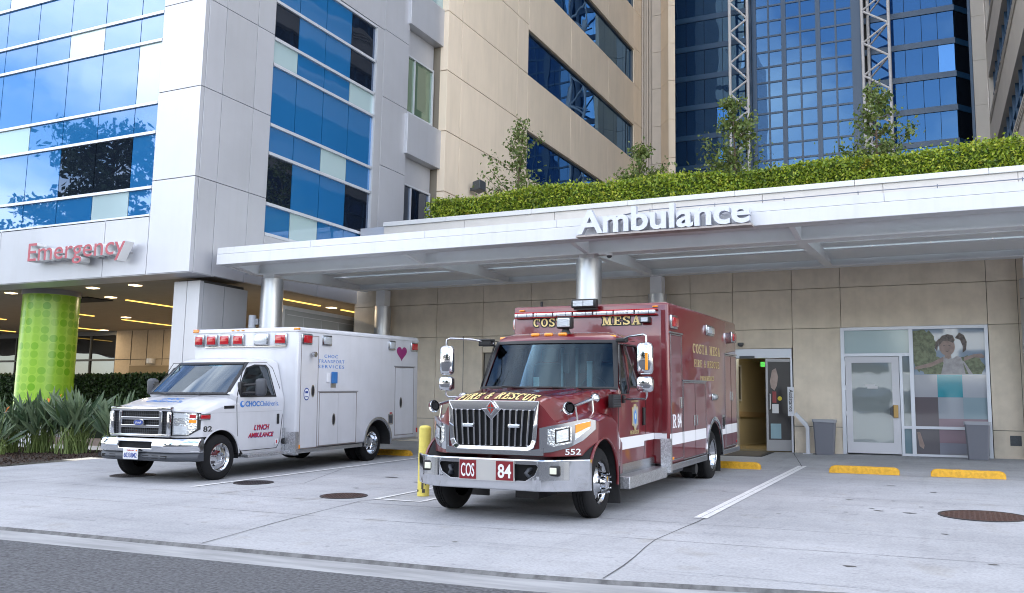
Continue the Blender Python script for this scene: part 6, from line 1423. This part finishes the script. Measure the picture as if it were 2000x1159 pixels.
# manholes
def manhole(x, y, r, label, c=(.10, .06, .05)):
    s_ = E('manhole_cover', (x, y, seat(x, y)), label, 'manhole cover', 'iron covers set in the concrete', rot=(.0365, -.004, 0))
    iron = mat('rusty_iron%d' % int(r*1000), c, .6, metal=.4, noise=.4, nscale=30)
    O('ring', MB().lathe([(0, r), (.010, r), (.010, r*.94), (.004, r*.94)], (0, 0, 0), (0, 0, 1), 40), mat('iron_ring', (.05, .045, .045), .6, metal=.4), s_)
    O('plate', MB().cyl((0, 0, 0), (0, 0, .007), r*.94, n=40), iron, s_)
    q = MB(); k = int(r*2/.055)
    for i in range(-k//2, k//2+1):
        for j in range(-k//2, k//2+1):
            if math.hypot(i*.055, j*.055) < r*.88: q.box(i*.055-.016, i*.055+.016, j*.055-.016, j*.055+.016, .0072, .011)
    O('tread', q, iron, s_)
manhole(-10.1, 11.42, .31, 'dark flat iron cover between the two parking bays, by the white line', (.055, .045, .05))
manhole(-7.75, 10.6, .33, 'brown iron cover with raised squares left of the painted box')
manhole(.18, 12.24, .48, 'largest round rusty iron cover, on the right by the picture edge', (.12, .065, .05))
manhole(-12.81, 11.46, .37, 'dark iron cover in the shadow under the white ambulance front', (.05, .045, .05))
# bollard
bo = E('bollard', (-6.77, 11.1, seat(-6.77, 11.1)), 'yellow steel bollard with scuffed base at the fire truck bumper', 'bollard')
O('post', MB().cyl((0, 0, 0), (0, 0, .93), .083, n=28), yellow_lt, bo, smooth=40)
O('cap', MB().lathe([(.93, .083), (.95, .078), (.965, .06), (.972, .03), (.974, .001)], (0, 0, 0), (0, 0, 1), 28), yellow_lt, bo, smooth=60)
q = MB()
for a, z, w_, h_ in ((-1.2, .1, .03, .1), (-.9, .2, .02, .12), (-1.4, .32, .015, .05), (-1.0, .05, .04, .05), (-2.2, .06, .04, .03), (-.7, .15, .015, .1)):
    q.box(-w_/2, w_/2, -.0848, -.080, z, z+h_); 
    for i in range(8): v = q.v[-8+i]; q.v[-8+i] = (v[0]*math.cos(a+1.57)-v[1]*math.sin(a+1.57), v[0]*math.sin(a+1.57)+v[1]*math.cos(a+1.57), v[2])
O('scuff', q, mat('scuff_dark', (.08, .07, .05), .8), bo)
# bins
def bin_(x, y, rz, label):
    s_ = E('trash_can', (x, y, seat(x, y)), label, 'trash can', 'grey bins against the wall', rot=(0, 0, rz))
    sec = lambda w_, d_, z: [(-w_, -d_+.03, z), (-w_+.03, -d_, z), (w_-.03, -d_, z), (w_, -d_+.03, z), (w_, d_-.03, z), (w_-.03, d_, z), (-w_+.03, d_, z), (-w_, d_-.03, z)]
    O('body', MB().loft([sec(.195, .19, 0), sec(.215, .205, .4), sec(.235, .22, .74), sec(.245, .23, .745), sec(.245, .23, .77), sec(.22, .205, .77), sec(.21, .2, .5)], True, False).add(sec(.195, .19, .45), [tuple(range(8))]), grey_bin, s_)
    q = MB().loft([[(a, b+0*.01, c+random.uniform(-.015, .01)) for a, b, c in sec(.25, .235, .71)], sec(.252, .237, .775), sec(.2, .19, .78), sec(.2, .19, .7)], True, False)
    O('liner', q, mat('bin_liner', (.32, .33, .36), .3), s_)
bin_(-2.76, 21.62, .05, 'grey plastic trash can between the Assistance sign and the white door')
bin_(.29, 21.5, -.03, 'grey plastic trash can in front of the printed entrance window')
# assistance sign
az_ = seat(-3.15, 21.6); asg = E('assistance_sign', (-3.12, 21.6, az_), 'white bent-post sign reading Assistance downwards, beside the open entrance', 'sign')
wm = mat('sign_white', (.62, .63, .66), .45)
O('post', MB().box(-.04, .04, -.03, .03, 0, .58).prism([(-.04, .58), (.04, .58), (.0, .68), (-.24, .93), (-.29, .88)], lambda a, b, d_: (a, d_, b), -.03, .03), wm, asg)
O('foot', MB().box(-.11, .09, -.08, .08, 0, .015), wm, asg)
O('board', MB().box(-.42, -.28, -.05, -.0305, .84, 1.50), wm, asg)
O('lettering', put(text('Assistance', .50, .085, .004, .008), (-.385, -.0508, 1.44), (0, 0, -1), (1, 0, 0)), mat('sign_black', (.02, .02, .02), .5), asg)
# flip because "down" lettering: right = -Z, up = +X
tag(O('door_mat', MB().box(-4.85, -3.9, 20.3, 21.85, 0, .012).xf(lambda x, y, z: (x, y, z+gz(x, y))), rubber), 'black rubber mat on the ground before the open entrance', 'mat')
tag(O('wall_vent', MB().box(.90, 1.11, YW-.012, YW+.01, -.44, -.23), mat('vent_dark', (.07, .08, .09), .5, noise=.3, nscale=30)), 'small square dark grille low on the stucco wall at the right edge', 'vent')
# plants
def strap_plant(x, y, h, spread, n_, label, flowers=0):
    s_ = E('strap_plant', (x, y, gz(x, y)+.04), label, 'plant', 'bird of paradise plants in the bed'); lf = MB(); st = MB(); fw = MB(); fb = MB()
    for i in range(n_):
        a = random.uniform(0, 6.28); out = spread*random.uniform(.05, 1)**.7; hh = h*random.uniform(.55, 1.05)*(1-.22*out/spread); b0 = Vector((random.gauss(0, .09)*spread*2, random.gauss(0, .09)*spread*2, 0))
        d_ = Vector((math.cos(a), math.sin(a), 0)); p1 = b0+d_*out*.35+Vector((0, 0, hh*.55)); bl_ = h*random.uniform(.36, .56); dirn = (d_*out*.9+Vector((0, 0, hh*.75))).normalized(); p2 = p1+dirn*bl_*.55; p3 = p2+(dirn+d_*.35*out-Vector((0, 0, .05))).normalized()*bl_*.55
        st.tube([b0, b0.lerp(p1, .5)-d_*out*.05, p1], [.013, .010, .008], 5)
        sd = dirn.cross(Vector((random.gauss(0, 1), random.gauss(0, 1), .2))).normalized(); nn = dirn.cross(sd); w_ = bl_*random.uniform(.055, .095); fold = nn*w_*.5
        m1 = p1.lerp(p2, .5)
        V_ = [p1, m1-sd*w_*.8+fold, p2-sd*w_+fold, p2.lerp(p3, .55)-sd*w_*.7+fold*.6, p3, p2.lerp(p3, .55)+sd*w_*.7+fold*.6, p2+sd*w_+fold, m1+sd*w_*.8+fold, m1, p2, p2.lerp(p3, .55)]
        lf.add(V_, [(0, 8, 1), (1, 8, 9, 2), (2, 9, 10, 3), (3, 10, 4), (0, 7, 8), (7, 6, 9, 8), (6, 5, 10, 9), (5, 4, 10)])
    for i in range(flowers):
        a = random.uniform(0, 6.28); b0 = Vector((math.cos(a)*.1, math.sin(a)*.1, 0)); t0 = Vector((math.cos(a)*spread*.4, math.sin(a)*spread*.4, h*random.uniform(.8, .98))); st.tube([b0, t0], [.01, .008], 5)
        s2 = random.choice((-1, 1)); fb.tube([t0, t0+Vector((.16*s2, 0, .05))], [.018, .003], 5)
        for k in range(3): fw.add([t0, t0+Vector((.03*s2+.02*k*s2, .01, .08+.02*k)), t0+Vector((.05*s2+.05*k*s2, 0, .15)), t0+Vector((.05*s2, -.01, .04))], [(0, 1, 2, 3)])
    O('stem', st, mat('stem_green', (.14, .19, .05), .6), s_, fix=False); O('leaf_clump', lf, bop_l, s_, fix=False)
    if flowers: O('flower', fw, mat('orange_flower', (.8, .22, .02), .5), s_, fix=False); O('bract', fb, mat('bract', (.12, .12, .08), .5), s_, fix=False)
random.seed(21)
strap_plant(-19.35, 13.75, 1.25, .7, 95, 'bird of paradise plant at the left picture edge, in front of the green column')
strap_plant(-18.75, 14.1, 1.35, .75, 105, 'bird of paradise plant with orange flowers in front of the green column', 3)
strap_plant(-17.75, 14.2, 1.42, .8, 120, 'tallest bird of paradise plant, just left of the white ambulance')
strap_plant(-18.9, 13.05, .95, .6, 60, 'low bird of paradise plant at the bed edge, front left', 1)
strap_plant(-16.9, 14.6, 1.3, .6, 60, 'bird of paradise plant half hidden behind the white ambulance front')
strap_plant(-21.3, 14.1, 1.2, .8, 60, 'bird of paradise plant beyond the left edge of the picture')
# mulch chips
q = MB()
for _ in range(2600):
    x = random.uniform(-23, -16.5); y = random.uniform(11.65, 15.0); leafball(q, (x, y, gz(x, y)+.05), .03, 1.5)
tag(O('mulch_chips', q, mat('mulch_chip', (.06, .035, .022), .9, noise=.6, nscale=15), fix=False), kind='stuff')
